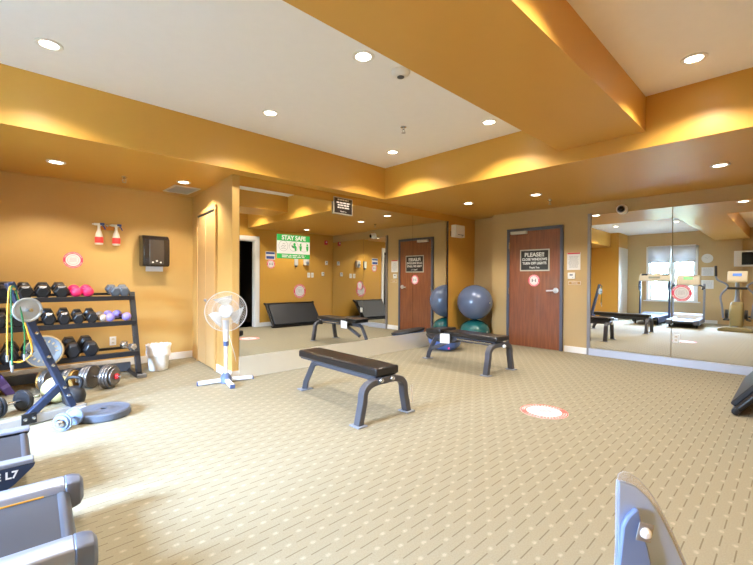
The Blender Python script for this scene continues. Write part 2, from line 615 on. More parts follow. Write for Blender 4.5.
MBASE = mat('pale_base_panel', (226, 220, 202), .3, .55, var=.02)
mb_ = struct('trim_1', B().box(((2.15+6.26)/2, YM-.013, .131), (6.26-2.15, .026, .262)), MBASE, 'pale base panel under the long mirror', bevel=.003)
struct('trim_2', B().box((6.286, YM-.010, 1.28), (.012, .034, 2.05)), BLACKM, 'dark edge strip at the end of the long mirror')
# second mirror on the door wall, tipped back very slightly
TL2 = R(.4)
def mirror2(label, y0, y1, tl):
    t = thing('wall_mirror', label, 'mirror', (XD-.030, (y0+y1)/2, .115), 0, 'mirror panels on the door wall', rot=(0, tl, 0))
    B().box((0, 0, 1.062), (.006, y1-y0-.004, 2.12)).build('mirror_glass', MIRROR, t)
    B().box((.006, 0, 1.062), (.005, y1-y0-.006, 2.116)).build('backing_board', BLACKM, t)
mirror2('wide mirror panel on the door wall, beside the white notices', 1.232, 2.29, TL2)
mirror2('wide mirror panel on the door wall reflecting the elliptical trainer', YO+.02, 1.228, TL2)
struct('trim_3', B().box((XD-.024, (YO+2.32)/2, .056), (.05, 2.32-YO-.02, .112)), mat('pale_blue_grey_metal', (190, 194, 206), .3, .5, var=.02), 'grey metal base channel under the second mirror', bevel=.004)
struct('trim_4', B().box((XD-.020, 2.318, 1.13), (.042, .05, 2.26)), mat('grey_metal_edge', (150, 146, 146), .3, .6, var=.02), 'grey metal edge strip of the second mirror', bevel=.004)

# ---------------------------------------------------------------- doors
FR = mat('dark_grey_door_frame', (84, 90, 106), .42, .1, var=.03)
d1 = struct('door_1', B().box((XD-.012, (2.772+3.694)/2, 1.04), (.03, 3.694-2.772, 2.065)), WOOD, 'brown wooden door in a dark grey frame', bevel=.003)
f = B()
f.box((XD-.02, 2.75, 1.063), (.05, .048, 2.126))
f.box((XD-.02, 3.716, 1.063), (.05, .048, 2.126))
f.box((XD-.02, 3.233, 2.10), (.05, .99, .052))
f.build('door_frame', FR, d1, bevel=.004)
h = B()
h.lathe([(0, .0), (.046, 0), (.046, .014), (.016, .018), (.016, .05), (0, .05)], (XD-.027, 2.842, 1.02), (-1, 0, 0), 24)
h.tube([(XD-.07, 2.842, 1.02), (XD-.078, 2.87, 1.02), (XD-.074, 2.985, 1.012)], .014, 10)
h.build('door_handle', mat('satin_nickel', (214, 216, 220), .35, .6), d1)
for z in (.25, .99, 1.83):
    B().cyl((XD-.04, 3.694, z-.06), (XD-.04, 3.694, z+.06), .010, seg=10).build('hinge', CHROME, d1)
c = B()
c.box((XD-.075, 3.49, 2.045), (.06, .30, .055))
c.build('door_closer', mat('silver_closer', (206, 204, 198), .35, .4), d1, bevel=.008)
c = B()
c.bar((XD-.08, 3.58, 2.08), (XD-.16, 3.40, 2.095), .02, .008)
c.bar((XD-.16, 3.40, 2.095), (XD-.045, 3.30, 2.11), .02, .008)
c.build('closer_arm', BLACKM, d1)
# folding closet door on the slightly skewed return wall
cx0, cy0, cx1, cy1 = 2.07, YM, 2.235, YR
def cwx(y):
    return cx0+(cx1-cx0)*(y-cy0)/(cy1-cy0)
ca = math.atan2(cx1-cx0, cy1-cy0)
d2 = struct('door_2', B().box((cwx(5.62)-.012, 5.62, 2.125), (.034, .87, .055), (0, 0, -ca)), mat('gold_door_casing', (200, 158, 96), .45, var=.02), 'folding closet door beside the rack alcove', bevel=.004)
f = B()
for y in (5.205, 6.035):
    f.box((cwx(y)-.012, y, 1.06), (.034, .05, 2.12), (0, 0, -ca))
f.build('door_frame', MATS['gold_door_casing'], d2, bevel=.004)
B().box((cwx(5.62)-.013, 5.62, 2.085), (.028, .78, .025), (0, 0, -ca)).build('door_track', BLACKM, d2)
for ya, yb in ((5.232, 5.615), (5.622, 6.008)):
    B().box((cwx((ya+yb)/2)-.010, (ya+yb)/2, 1.045), (.026, yb-ya, 2.05), (0, 0, -ca)).build('door_leaf', CREAM, d2, bevel=.004)
B().box((cwx(5.62)-.03, 5.62, .90), (.02, .075, .035), (0, 0, -ca)).build('door_handle', GREYP, d2, bevel=.004)
# doorway in the opposite wall
d3 = struct('door_3', B().box(((DX0+DX1)/2, YO+.008, DZ+.05), (DX1-DX0+.2, .03, .1)), TRIM, 'open doorway with white casing into a dark room', bevel=.004)
f = B()
for x in (DX0-.05, DX1+.05):
    f.box((x, YO+.008, DZ/2), (.1, .03, DZ))
f.build('door_casing', TRIM, d3, bevel=.004)
f = B()
for x in (DX0+.012, DX1-.012):
    f.box((x, YO-.06, DZ/2), (.024, .13, DZ))
f.box(((DX0+DX1)/2, YO-.06, DZ-.012), (DX1-DX0, .13, .024))
f.build('door_jamb', TRIM, d3)
B().box((DX0+.06, YO-.50, 1.05), (.04, .78, 2.08)).build('door_leaf', mat('pale_door', (206, 196, 176), .45), d3, bevel=.003)
t = thing('side_cabinet', 'brown wooden cabinet standing in the dark side room', 'cabinet', (4.36, -1.5, 0))
B().box((0, 0, .42), (.62, .38, .84)).build('cabinet_body', mat('brown_cabinet', (70, 44, 28), .5), t, bevel=.004)
B().box((0, .0, .875), (.66, .42, .06)).build('cabinet_top', mat('orange_cabinet_top', (190, 116, 50), .45), t, bevel=.004)

# ---------------------------------------------------------------- ceiling lights and fittings
def downlight(x, y, z, label):
    t = thing('recessed_light', label, 'ceiling light', (x, y, z), group='recessed ceiling lights')
    B().lathe([(.056, -.002), (.060, -.008), (.080, -.010), (.086, -.004), (.086, 0), (.056, 0)], seg=28).build('trim_ring', WPLAS, t)
    B().lathe([(0, -.0035), (.058, -.0035), (.058, -.001), (0, -.001)], seg=28).build('lens', mat('lamp_lens', (255, 250, 235), .5, var=.0, emit=(1, .93, .78, 9)), t)
    ld = bpy.data.lights.new('lamp', 'SPOT')
    ld.energy = LAMP_W
    ld.color = LAMP_COL
    ld.spot_size = R(132)
    ld.spot_blend = .42
    ld.shadow_soft_size = .05
    l = bpy.data.objects.new('lamp', ld)
    COL.objects.link(l)
    l.parent = t
    l.location = (0, 0, -.012)
XL = (.32, 2.09, 3.905)
HL = [(.32, 3.80, 'recessed light in the high ceiling above the treadmills'), (2.09, 3.77, 'recessed light in the high ceiling above the pedestal fan'), (3.905, 3.77, 'recessed light in the ceiling corner nearest the brown door'),
      (2.07, 2.316, 'recessed light in the high ceiling at the edge of the beam, beside the smoke detector'), (3.905, 2.326, 'recessed light in the high ceiling beside the end of the beam'),
      (3.905, .567, 'recessed light in the high ceiling on the far side of the beam'), (2.08, .57, 'recessed light across the beam, over the exercise machines'), (.32, 2.32, 'recessed light over the treadmill consoles'), (.32, .57, 'recessed light over the elliptical trainer')]
for x, y, lb in HL:
    downlight(x, y, ZH, lb)
for x, y, lb in ((.516, 5.47, 'recessed light in the low soffit above the dumbbell rack'), (1.80, 5.45, 'recessed light in the low soffit beside the ceiling grille'),
                 (5.58, 3.69, 'recessed light in the low soffit above the bench near the balls'), (5.70, 2.63, 'recessed light in the low soffit in front of the brown door'), (5.614, .585, 'recessed light in the low soffit in front of the second mirror')):
    downlight(x, y, ZL, lb)
def sprinkler(x, y, z, label):
    t = thing('sprinkler_head', label, 'sprinkler', (x, y, z), group='ceiling sprinklers')
    B().lathe([(0, 0), (.034, 0), (.034, -.006), (.012, -.012), (.012, -.03), (0, -.03)], seg=18).build('escutcheon', CHROME, t)
    f = B()
    for s_ in (-1, 1):
        f.tube([(s_*.010, 0, -.028), (s_*.022, 0, -.045), (s_*.006, 0, -.066)], .004, 8)
    f.lathe([(0, -.066), (.024, -.066), (.024, -.070), (0, -.070)], seg=16)
    f.build('deflector', ALU, t)
sprinkler(1.19, 5.69, ZL, 'small sprinkler head in the soffit above the spray bottles')
sprinkler(3.35, 3.07, ZH, 'small sprinkler head in the middle of the white ceiling')
sprinkler(6.238, 2.654, ZL, 'small sprinkler head in the soffit above the brown door')
t = thing('smoke_detector', 'round white smoke detector on the high ceiling beside the beam', 'smoke detector', (2.44, 2.27, ZH))
B().lathe([(0, 0), (.078, 0), (.078, -.012), (.066, -.03), (.05, -.042), (0, -.046)], seg=28).build('housing', WPLAS, t)
B().lathe([(.03, -.0465), (.03, -.049), (.012, -.049), (0, -.049)], seg=20).build('sensor_grille', DGREY, t)
t = thing('air_vent', 'white square air vent in the low soffit beside the closet', 'ceiling vent', (1.93, 5.93, ZL))
f = B()
for s_ in (-1, 1):
    f.box((s_*.155, 0, -.006), (.03, .50, .012))
    f.box((0, s_*.235, -.006), (.34, .03, .012))
f.build('vent_frame', WPLAS, t, bevel=.003)
f = B()
for k in range(13):
    f.box((0, -.21+k*.035, -.006), (.29, .022, .003), (R(35), 0, 0))
f.build('louvers', mat('vent_grey', (205, 205, 202), .5), t)
B().box((0, 0, -.001), (.29, .45, .002)).build('duct_plate', DGREY, t)

# security camera dome at the top of the second mirror
# ---------------------------------------------------------------- signs, notices, wall fittings
# frames: local x = reading direction, local y = up, local z = out of the wall
def wall_rot(normal):
    n = Vector(normal).normalized()
    x = Vector((0, 0, 1)).cross(n)
    return Matrix((x, (0, 0, 1), n)).transposed().to_euler()
ROT_M = wall_rot((0, -1, 0))       # walls facing -Y (rack wall, mirror wall)
ROT_D = wall_rot((-1, 0, 0))       # walls facing -X (door wall)
ROT_O = wall_rot((0, 1, 0))        # wall facing +Y (opposite)
ROT_B = wall_rot((1, 0, 0))        # back wall
def plate(w, h, d, z=0, c=(0, 0)):
    return B().box((c[0], c[1], z+d/2), (w, h, d))
def scribble(parent, w, h, rows, m, z, c=(0, 0), seed=1, name='print_lines', fill=.55):
    r2 = random.Random(seed)
    f = B()
    for k in range(rows):
        y = c[1]+h/2-(k+.5)*h/rows
        x = -w/2*r2.uniform(.75, 1)
        x1 = -x
        while x < x1-.003:
            l = min(r2.uniform(.05, .22)*w, x1-x)
            f.box((c[0]+x+l/2, y, z), (l, h/rows*fill, .0008))
            x += l+.035*w
    return f.build(name, m, parent)
def round_sticker(name, label, loc, rot, r, ringm, seed, group, cat='sticker', kindn=0):
    t = thing(name, label, cat, loc, group=group, rot=rot)
    g = B().lathe([(0, 0), (r, 0), (r, .0012), (0, .0012)], seg=40)
    solid = kindn == 1 or cat == 'sticker' and name == 'round_sticker'
    f = B()
    if solid:
        f.lathe([(r*.99, .0012), (r*.99, .0018), (r*.77, .0018), (r*.77, .0012)], seg=40)
    f.lathe([(r*.99, .0012), (r*.99, .002), (r*.93, .002), (r*.93, .0012)], seg=40)
    f.lathe([(r*.80, .0012), (r*.80, .002), (r*.74, .002), (r*.74, .0012)], seg=40)
    for a0 in (0, PI):
        pts = []
        for k in range(9):
            a = a0-.28+k*.07
            pts.append((math.cos(a)*r*.96, math.sin(a)*r*.96))
        for k in range(9):
            a = a0+.28-k*.07
            pts.append((math.cos(a)*r*.78, math.sin(a)*r*.78))
        f.prism(pts, (0, 0, .0013), (1, 0, 0), (0, 1, 0), .0008)
    # lettering band
    r2 = random.Random(seed)
    a = .35
    while a < 2*PI:
        if min(abs(a % PI), PI-abs(a % PI)) > .34:
            w = r2.uniform(.05, .10)
            (g if solid else f).box((math.cos(a)*r*.865, math.sin(a)*r*.865, .0020 if solid else .0016), (r*.085, r*w*1.1, .0008), (0, 0, a))
        a += .15
    g.build('backing', PAPER, t)
    f.build('red_ring', ringm, t)
    f = B()
    f.lathe([(r*.56, .0012), (r*.56, .0018), (r*.53, .0018), (r*.53, .0012)], seg=36)
    if kindn == 0:
        for k in range(4):
            y = (-.22+k*.13)*r
            f.tube([(-.34*r, y, .0016), (-.18*r, y+.1*r, .0016), (0, y+.03*r, .0016), (.2*r, y+.12*r, .0016), (.34*r, y+.04*r, .0016)], r*.018, 6)
    f.build('grey_drawing', INK, t)
    if kindn == 1:
        f = B()
        for s_ in (-1, 1):
            f.lathe([(0, .0012), (r*.08, .0012), (r*.08, .0022), (0, .0022)], (s_*r*.28, r*.2, 0), (0, 0, 1), 14)
            f.box((s_*r*.28, -r*.06, .0017), (r*.16, r*.34, .001))
        f.box((0, 0, .0017), (r*.22, r*.05, .001))
        f.build('figures', DINK, t)
    return t
round_sticker('round_sticker', 'round red and white sticker on the gold wall above the dumbbell rack', (.77, YR-.001, 1.424), ROT_M, .105, PINKRED, 1, 'round red stickers')
round_sticker('round_sticker', 'round pink and white sticker on the second mirror, across its seam', (XD-.041, 1.115, 1.027), ROT_D, .115, PINKRED, 2, 'round red stickers')
round_sticker('floor_sticker', 'round red and white sticker flat on the carpet', (3.645, 1.59, 0.001), (0, 0, R(-46)), .205, mat('faded_red_print', (226, 96, 84), .6), 3, 'round red stickers')
round_sticker('round_sticker', 'large round red sticker low on the wall above the black mats', (5.86, YO+.001, .868), ROT_O, .19, PINKRED, 4, 'round red stickers')
round_sticker('round_sticker', 'small round red sticker beside the white doorway casing, below a notice', (5.02, YO+.001, 1.57), ROT_O, .115, PINKRED, 5, 'round red stickers', kindn=1)
round_sticker('round_sticker', 'small round pink sticker on the brown door below the black sign', (XD-.0285, 3.225, 1.187), ROT_D, .105, PINKRED, 6, 'round red stickers', kindn=1)

t = thing('security_camera', 'small dark-eyed dome security camera on the wall above the second mirror', 'security camera', (XD-.001, 1.86, 2.275), rot=ROT_D)
B().lathe([(0, 0), (.075, 0), (.075, .02), (.06, .035), (0, .035)], seg=28).build('mount', WPLAS, t)
B().sphere((0, 0, .07), .066).build('housing', WPLAS, t)
dv = Matrix.Rotation(0, 3, 'X') @ (ROT_D.to_matrix().inverted() @ (Vector((0, 0, 1.2))-Vector((6.9, 1.86, 2.275)))).normalized()
B().sphere(Vector((0, 0, .07))+dv*.026, .050).build('lens_dome', mat('dark_lens', (18, 18, 22), .08, var=0), t)
B().torus(Vector((0, 0, .07))+dv*.05, dv, .047, .007, 28, 8).build('lens_ring', GREYP, t)

# black sign on the brown door
t = thing('door_sign', 'black framed sign fixed to the brown door', 'sign', (XD-.028, 3.217, 1.545), rot=ROT_D)
plate(.535, .385, .008).build('sign_frame', SIGNF, t, bevel=.003)
plate(.49, .34, .003, .008).build('sign_face', SIGNB, t)
text('PLEASE!!', .098, PAPER, t, (0, .095, .0115), (0, 0, 0), sx=1.0, offset=.003)
text('CLOSE WINDOWS', .060, PAPER, t, (0, .015, .0115), (0, 0, 0), sx=.90, offset=.0018)
text('TURN OFF LIGHTS', .060, PAPER, t, (0, -.055, .0115), (0, 0, 0), sx=.87, offset=.0018)
text('Thank You', .042, PAPER, t, (0, -.130, .0115), (0, 0, 0), offset=.0006)
# black sign at the top edge of the mirror
t = thing('mirror_sign', 'small black sign with white lines at the top edge of the long mirror', 'sign', (3.716, YM-.034, 2.257), rot=wall_rot((.03, -1, 0)))
plate(.365, .245, .006).build('sign_frame', SIGNF, t, bevel=.002)
plate(.335, .215, .003, .006).build('sign_face', SIGNB, t)
scribble(t, .27, .034, 1, PAPER, .0095, (0, .085), 3)
scribble(t, .28, .105, 3, PAPER, .0095, (0, .008), 5)
text('Thank You', .028, PAPER, t, (0, -.083, .0095), (0, 0, 0))
# stay safe poster on the mirror
t = thing('safety_poster', 'green and white STAY SAFE poster stuck on the mirror', 'poster', (2.892, YM-.030, 1.617), rot=wall_rot((-.016, -1, 0)))
plate(.495, .31, .002).build('poster_sheet', PAPER, t)
f = plate(.495, .082, .001, .002, (0, .114))
f.box((0, -.124, .0025), (.495, .062, .001))
f.build('green_bands', GREEN, t)
text('STAY SAFE', .078, PAPER, t, (0, .113, .0036), (0, 0, 0), sx=.98, offset=.0025)
scribble(t, .44, .042, 2, PAPER, .0036, (0, -.124), 8)
f = B()
for x in (-.155, 0, .155):
    f.lathe([(.068, .002), (.068, .003), (.064, .003), (.064, .002)], (x, .006, 0), (0, 0, 1), 32)
f.build('icon_circles', INK, t)
f = B()
f.tube([(-.19, -.01, .003), (-.165, .012, .003), (-.14, .0, .003), (-.12, .012, .003)], .0035, 6)
f.tube([(-.185, -.03, .003), (-.15, -.02, .003), (-.125, -.028, .003)], .0035, 6)
f.tube([(-.165, .03, .003), (-.15, .042, .003), (-.135, .03, .003)], .0035, 6)
f.build('washing_hands_icon', INK, t)
f = B()
f.lathe([(0, .002), (.017, .002), (.017, .0032), (0, .0032)], (.010, .036, 0), (0, 0, 1), 18)
f.prism([(-.004, .018), (.022, .020), (.044, -.006), (.036, -.05), (.012, -.05), (.016, -.012), (-.012, -.002), (-.03, .022), (-.036, .012), (-.018, -.014)], (0, 0, .002), (1, 0, 0), (0, 1, 0), .0012)
for s_ in (-1, 1):
    cx_ = .155+s_*.052
    f.lathe([(0, .002), (.014, .002), (.014, .0034), (0, .0034)], (cx_, .034, 0), (0, 0, 1), 18)
    f.prism([(cx_-.02, .016), (cx_+.02, .016), (cx_+.016, -.02), (cx_+.008, -.05), (cx_-.008, -.05), (cx_-.016, -.02)], (0, 0, .0022), (1, 0, 0), (0, 1, 0), .0012)
f.build('people_icons', GREEN, t)
# white alarm box beside the mirror end
t = thing('emergency_light_box', 'white emergency box high on the wall beside the mirror end', 'emergency light', (6.56, YM-.001, 2.13), rot=ROT_M)
plate(.31, .235, .11).build('housing', WPLAS, t, bevel=.012)
f = plate(.2, .012, .003, .11, (.02, -.07))
f.box((.06, -.085, .1115), (.03, .02, .003))
f.build('indicator', GREYP, t)
plate(.03, .09, .004, .0, (-.157, -.05)).build('side_label', DGREY, t)
# notices by the door
t = thing('paper_notice', 'white paper notice with a red header beside the brown door', 'notice', (XD-.001, 2.565, 1.508), rot=ROT_D)
plate(.21, .285, .003).build('paper_sheet', PAPER, t)
plate(.20, .022, .001, .003, (0, .13)).build('red_header', RED, t)
scribble(t, .17, .20, 12, INK, .0035, (0, -.01), 11, fill=.35)
t = thing('thermostat', 'small white thermostat below the paper notice', 'thermostat', (XD-.001, 2.595, 1.27), rot=ROT_D)
plate(.115, .105, .025).build('cover', WPLAS, t, bevel=.006)
plate(.05, .03, .002, .025, (0, .015)).build('display', GREYP, t)
plate(.012, .012, .004, .025, (.025, -.028)).build('button', INK, t)
t = thing('room_plaque', 'small tan wall plaque with a pale rim below the thermostat', 'plaque', (XD-.001, 2.548, 1.15), rot=ROT_D)
plate(.195, .06, .006).build('plaque_rim', OFFW, t, bevel=.003)
plate(.18, .046, .002, .006).build('plaque_face', mat('tan_plaque', (180, 140, 80), .5), t)
scribble(t, .12, .02, 1, PAPER, .0085, (0, 0), 4)
# outlets
def outlet(label, loc, rot):
    t = thing('wall_outlet', label, 'outlet', loc, rot=rot, group='wall outlets')
    plate(.075, .118, .006).build('cover_plate', WPLAS, t, bevel=.002)
    for s_ in (-1, 1):
        plate(.034, .030, .003, .006, (0, s_*.024)).build('socket', OFFW, t, bevel=.003)
        f = B()
        for q in (-1, 1):
            f.box((q*.006, s_*.024+.003, .0095), (.003, .011, .0012))
        f.build('slots', DINK, t)
outlet('white wall outlet below the lowest rack shelf', (1.20, YR-.001, .35), ROT_M)
outlet('white wall outlet set low in the second mirror', (XD-.036, 1.172, .388), ROT_D)
# opposite wall (seen in the mirror)
t = thing('wall_notice', 'white and blue notice beside the doorway casing', 'notice', (5.0, YO+.001, 1.785), rot=ROT_O)
plate(.26, .2, .003).build('paper_sheet', PAPER, t)
f = plate(.24, .05, .001, .003, (0, .06))
f.box((0, -.05, .0035), (.22, .07, .001))
f.build('blue_print', BLUEP, t)
t = thing('intercom_phone', 'white wall phone on the gold wall above the black mats', 'phone', (5.735, YO+.001, 1.65), rot=ROT_O)
plate(.1, .2, .05).build('body', WPLAS, t, bevel=.01)
plate(.06, .05, .02, .02, (0, -.12)).build('sensor', DGREY, t, bevel=.006)
t = thing('soap_dispenser', 'white sanitizer dispenser beside the wall phone', 'dispenser', (6.03, YO+.001, 1.66), rot=ROT_O)
plate(.14, .2, .09).build('body', WPLAS, t, bevel=.015)
plate(.07, .07, .04, .09, (0, -.03)).build('pump_bar', GREYP, t, bevel=.01)
for x, z, lb in ((6.14, 1.30, 'wide white light switch plate below the sanitizer dispenser'), (6.27, 1.30, 'white light switch plate next to the wide switch plate')):
    t = thing('light_switch', lb, 'light switch', (x, YO+.001, z), rot=ROT_O, group='light switches')
    plate(.09, .13, .006).build('cover_plate', WPLAS, t, bevel=.002)
    plate(.03, .065, .005, .006).build('rocker', OFFW, t, bevel=.002)
t = thing('fire_alarm', 'small red fire alarm high on the gold wall', 'fire alarm', (6.72, YO+.001, 2.22), rot=ROT_O)
plate(.09, .12, .035).build('body', RED, t, bevel=.006)
plate(.04, .04, .01, .035, (0, .01)).build('strobe', PAPER, t, bevel=.003)
for x, z, lb in ((6.74, 1.65, 'small white thermostat box in the wall corner'), (6.62, 1.335, 'small white switch box low in the wall corner')):
    t = thing('wall_control', lb, 'wall control', (x, YO+.001, z), rot=ROT_O)
    plate(.08, .11, .025).build('cover', WPLAS, t, bevel=.005)
    plate(.04, .03, .003, .025, (0, .015)).build('display', GREYP, t)
# back wall
t = thing('wall_clock', 'white oval wall clock beside the window', 'clock', (XB+.001, 1.965, 2.02), rot=ROT_B)
B().lathe([(0, 0), (.14, 0), (.145, .01), (.14, .03), (.125, .03), (.12, .022), (0, .022)], seg=36).build('clock_face', PAPER, t)
f = B()
f.bar((0, 0, .024), (.05, .03, .024), .008, .002)
f.bar((0, 0, .024), (-.06, .06, .024), .006, .002)
f.build('clock_hands', INK, t)
for z, lb, sd in ((1.61, 'upper white printed page on the wall below the clock', 21), (1.21, 'lower white printed page on the wall below the clock', 22)):
    t = thing('posted_page', lb, 'notice', (XB+.001, 1.955, z), rot=ROT_B, group='pages posted below the clock')
    plate(.3, .27, .003).build('paper_sheet', PAPER, t)
    scribble(t, .24, .2, 9, INK, .0035, (0, 0), sd, fill=.3)
t = thing('television', 'white-framed wall television with a dark screen beyond the elliptical trainer', 'television', (XB+.30, .88, 1.97), rot=ROT_B)
plate(.86, .46, .07).build('television_body', WPLAS, t, bevel=.012)
plate(.62, .37, .004, .07, (-.05, 0)).build('screen', mat('dark_screen', (22, 24, 28), .15), t, bevel=.003)
B().box((.1, 0, -.145), (.08, .10, .29)).build('wall_bracket', BLACKM, t)

# spray bottles on their hook, towel dispenser
t = thing('hook_rail', 'small orange hook rail on the wall holding two spray bottles', 'hook', (1.13, YR-.001, 1.86), rot=ROT_M)
plate(.16, .05, .012).build('rail', mat('orange_rail', (216, 132, 40), .5), t, bevel=.003)
f = B()
f.lathe([(0, .012), (.014, .012), (.014, .03), (.009, .034), (0, .036)], (0, .03, 0), (0, 0, 1), 14)
for s_ in (-1, 1):
    f.tube([(s_*.085, .0, .008), (s_*.09, .0, .045), (s_*.09, .02, .05)], .006, 8)
f.build('hook', CHROME, t)
def spray(label, x):
    t = thing('spray_bottle', label, 'spray bottle', (x, YR-.062, 1.635), R(-8), 'spray bottles hanging on the wall')
    B().lathe([(0, 0), (.042, 0), (.046, .012), (.044, .10), (.034, .15), (.018, .19), (.016, .215), (0, .215)], seg=24).build('bottle', mat('translucent_white_plastic', (226, 220, 206), .3), t)
    B().lathe([(.0462, .02), (.0472, .022), (.0462, .095), (.0448, .097)], seg=24).build('red_label', mat('red_label', (226, 52, 50), .45), t)
    f = B()
    f.box((0, 0, .235), (.03, .03, .04))
    f.box((-.01, 0, .262), (.095, .026, .028))
    f.cyl((-.058, 0, .262), (-.075, 0, .262), .009, seg=10)
    f.build('spray_head', WPLAS, t, bevel=.006)
    f = B()
    f.tube([(.03, 0, .255), (.055, 0, .235), (.07, 0, .20)], .008, 8)
    f.box((.035, 0, .268), (.05, .028, .03))
    f.build('trigger', BLUEP, t, bevel=.004)
spray('spray bottle with a red label, hanging at the rack end of the hook rail', 1.035)
spray('spray bottle with a red label, hanging at the towel dispenser end of the hook rail', 1.228)
t = thing('towel_dispenser', 'dark translucent paper towel dispenser on the gold wall', 'towel dispenser', (1.68, YR-.001, 1.575), rot=ROT_M)
f = B()
prof = [(0, -.215), (.20, -.215), (.215, -.19), (.225, 0), (.21, .16), (.16, .215), (0, .225)]
f.prism(prof, (-.17, 0, 0), (0, 0, 1), (0, 1, 0), -.34)
f.build('housing', mat('smoked_plastic', (38, 34, 33), .18, coat=.3), t, bevel=.02, bseg=3)
f = B()
f.prism([(p[0]+.004 if p[0] else 0, p[1]*.94) for p in prof], (-.10, 0, 0), (0, 0, 1), (0, 1, 0), -.20)
f.build('front_window', mat('smoked_front', (70, 63, 57), .12, coat=.4), t, bevel=.015)
scribble(t, .06, .02, 1, PAPER, .219, (.02, .085), 9, name='maker_mark', fill=.8)
f = B()
for x, y, r in ((-.05, -.155, .022), (0, -.135, .026), (.05, -.155, .022), (-.08, -.165, .014), (.08, -.165, .014)):
    f.sphere((x, y, .214), r, (1, .9, .35), 16, 10)
f.build('leaf_emblem', WPLAS, t)
plate(.22, .075, .004, .10, (0, -.245)).build('paper_towel', PAPER, t)

# ---------------------------------------------------------------- pedestal fan
t = thing('pedestal_fan', 'white pedestal fan standing in front of the closet corner', 'fan', (1.97, 4.56, 0))
ax = Vector((.605, -.12, 0)).normalized()
ay = Vector((-ax.y, ax.x, 0))
FANW = mat('fan_white', (214, 214, 218), .35)
for d_, l_ in ((ax, .30), (-ax, .30), (ay, .0), (-ay, .31)):
    if l_:
        B().bar(Vector((0, 0, .032))+d_*.04, Vector((0, 0, .026))+d_*l_, .05, .04).build('base_leg', FANW, t, bevel=.006)
        B().bar(Vector((0, 0, .022))+d_*(l_-.0), Vector((0, 0, .022))+d_*(l_+.012), .054, .044).build('leg_cap', mat('slate_blue_cap', (70, 84, 120), .4), t, bevel=.005)
B().bar(Vector((0, 0, .032))+ay*.03, Vector((0, 0, .026))+ay*.09, .05, .04).build('base_leg', FANW, t, bevel=.006)
B().lathe([(0, .0), (.065, .0), (.065, .05), (.045, .09), (.03, .11), (0, .11)], seg=24).build('base_hub', mat('blue_grey_hub', (88, 104, 140), .4), t)
B().cyl((0, 0, .1), (0, 0, .46), .020, seg=18).build('lower_pole', FANW, t)
B().lathe([(.022, .42), (.03, .425), (.03, .475), (.022, .48)], seg=20).build('height_collar', mat('slate_blue_cap', (70, 84, 120), .4), t)
B().tubev([(0, 0, .47), (0, 0, .60), (0, 0, .72)], [.028, .034, .04], 18).build('upper_pole', FANW, t)
fd = (Vector((0, 0, .84))-Vector((1.97, 4.56, .84)))
fd.z = 0
fd.normalize()
hub = Vector((0, 0, .83))+fd*.10
B().lathe([(0, -.13), (.05, -.125), (.075, -.08), (.08, -.02), (.06, 0), (0, 0)], hub-fd*.02, fd, 24).build('motor_housing', FANW, t)
CLEARB = mat('translucent_blade', (206, 208, 204), .3)
CLEARB.node_tree.nodes['Principled BSDF'].inputs['Alpha'].default_value = .5
u_, w_, _ = frame_from(fd)
for k in range(3):
    f = B()
    a0 = k*2*PI/3+.5
    n_ = 8
    g1, g2 = [], []
    for i in range(n_+1):
        rr_ = .045+.150*i/n_
        wd = .22+.55*math.sin(min(1, i/n_*1.15)*PI*.62)
        for gl, sg in ((g1, -1), (g2, 1)):
            a = a0+sg*wd*.78+.25*i/n_
            gl.append(f.bm.verts.new(hub+fd*(.05+sg*.022)+(u_*math.cos(a)+w_*math.sin(a))*rr_))
    for i in range(n_):
        f.bm.faces.new((g1[i], g1[i+1], g2[i+1], g2[i]))
    o = f.build('fan_blade', CLEARB, t, sharp=80)
    s_ = o.modifiers.new('thick', 'SOLIDIFY')
    s_.thickness = .003
B().lathe([(0, .0), (.045, 0), (.05, .03), (.045, .055), (0, .06)], hub+fd*.03, fd, 24).build('blade_hub', FANW, t)
wire = mat('pale_wire', (206, 206, 204), .35, .2)
for nm, sg in (('front_guard', 1), ('rear_guard', -1)):
    f = B()
    for k in range(60):
        a = k*2*PI/60
        tw = .35*sg
        pts = []
        for i in range(7):
            q = i/6
            rr_ = .058+(.220-.058)*q
            dep = .05+sg*(.060*math.sqrt(max(0, 1-q**2.6)))
            aa = a+tw*q
            pts.append(hub+fd*dep+(u_*math.cos(aa)+w_*math.sin(aa))*rr_)
        f.tube(pts, .0011, 4)
    f.torus(hub+fd*(.05+sg*.004), fd, .221, .004, 48, 8)
    f.torus(hub+fd*(.05+sg*.05), fd, .145, .0016, 40, 6)
    f.build(nm, wire, t)
B().lathe([(0, .0), (.060, 0), (.060, .006), (.03, .014), (0, .014)], hub+fd*.108, fd, 28).build('center_badge', FANW, t)
f = B()
f.tube([(.02, .06, .70), (.06, .07, .55), (.13, .06, .30), (.165, .07, .12), (.20, .09, .26)], .004, 6)
f.build('power_cord', WPLAS, t)

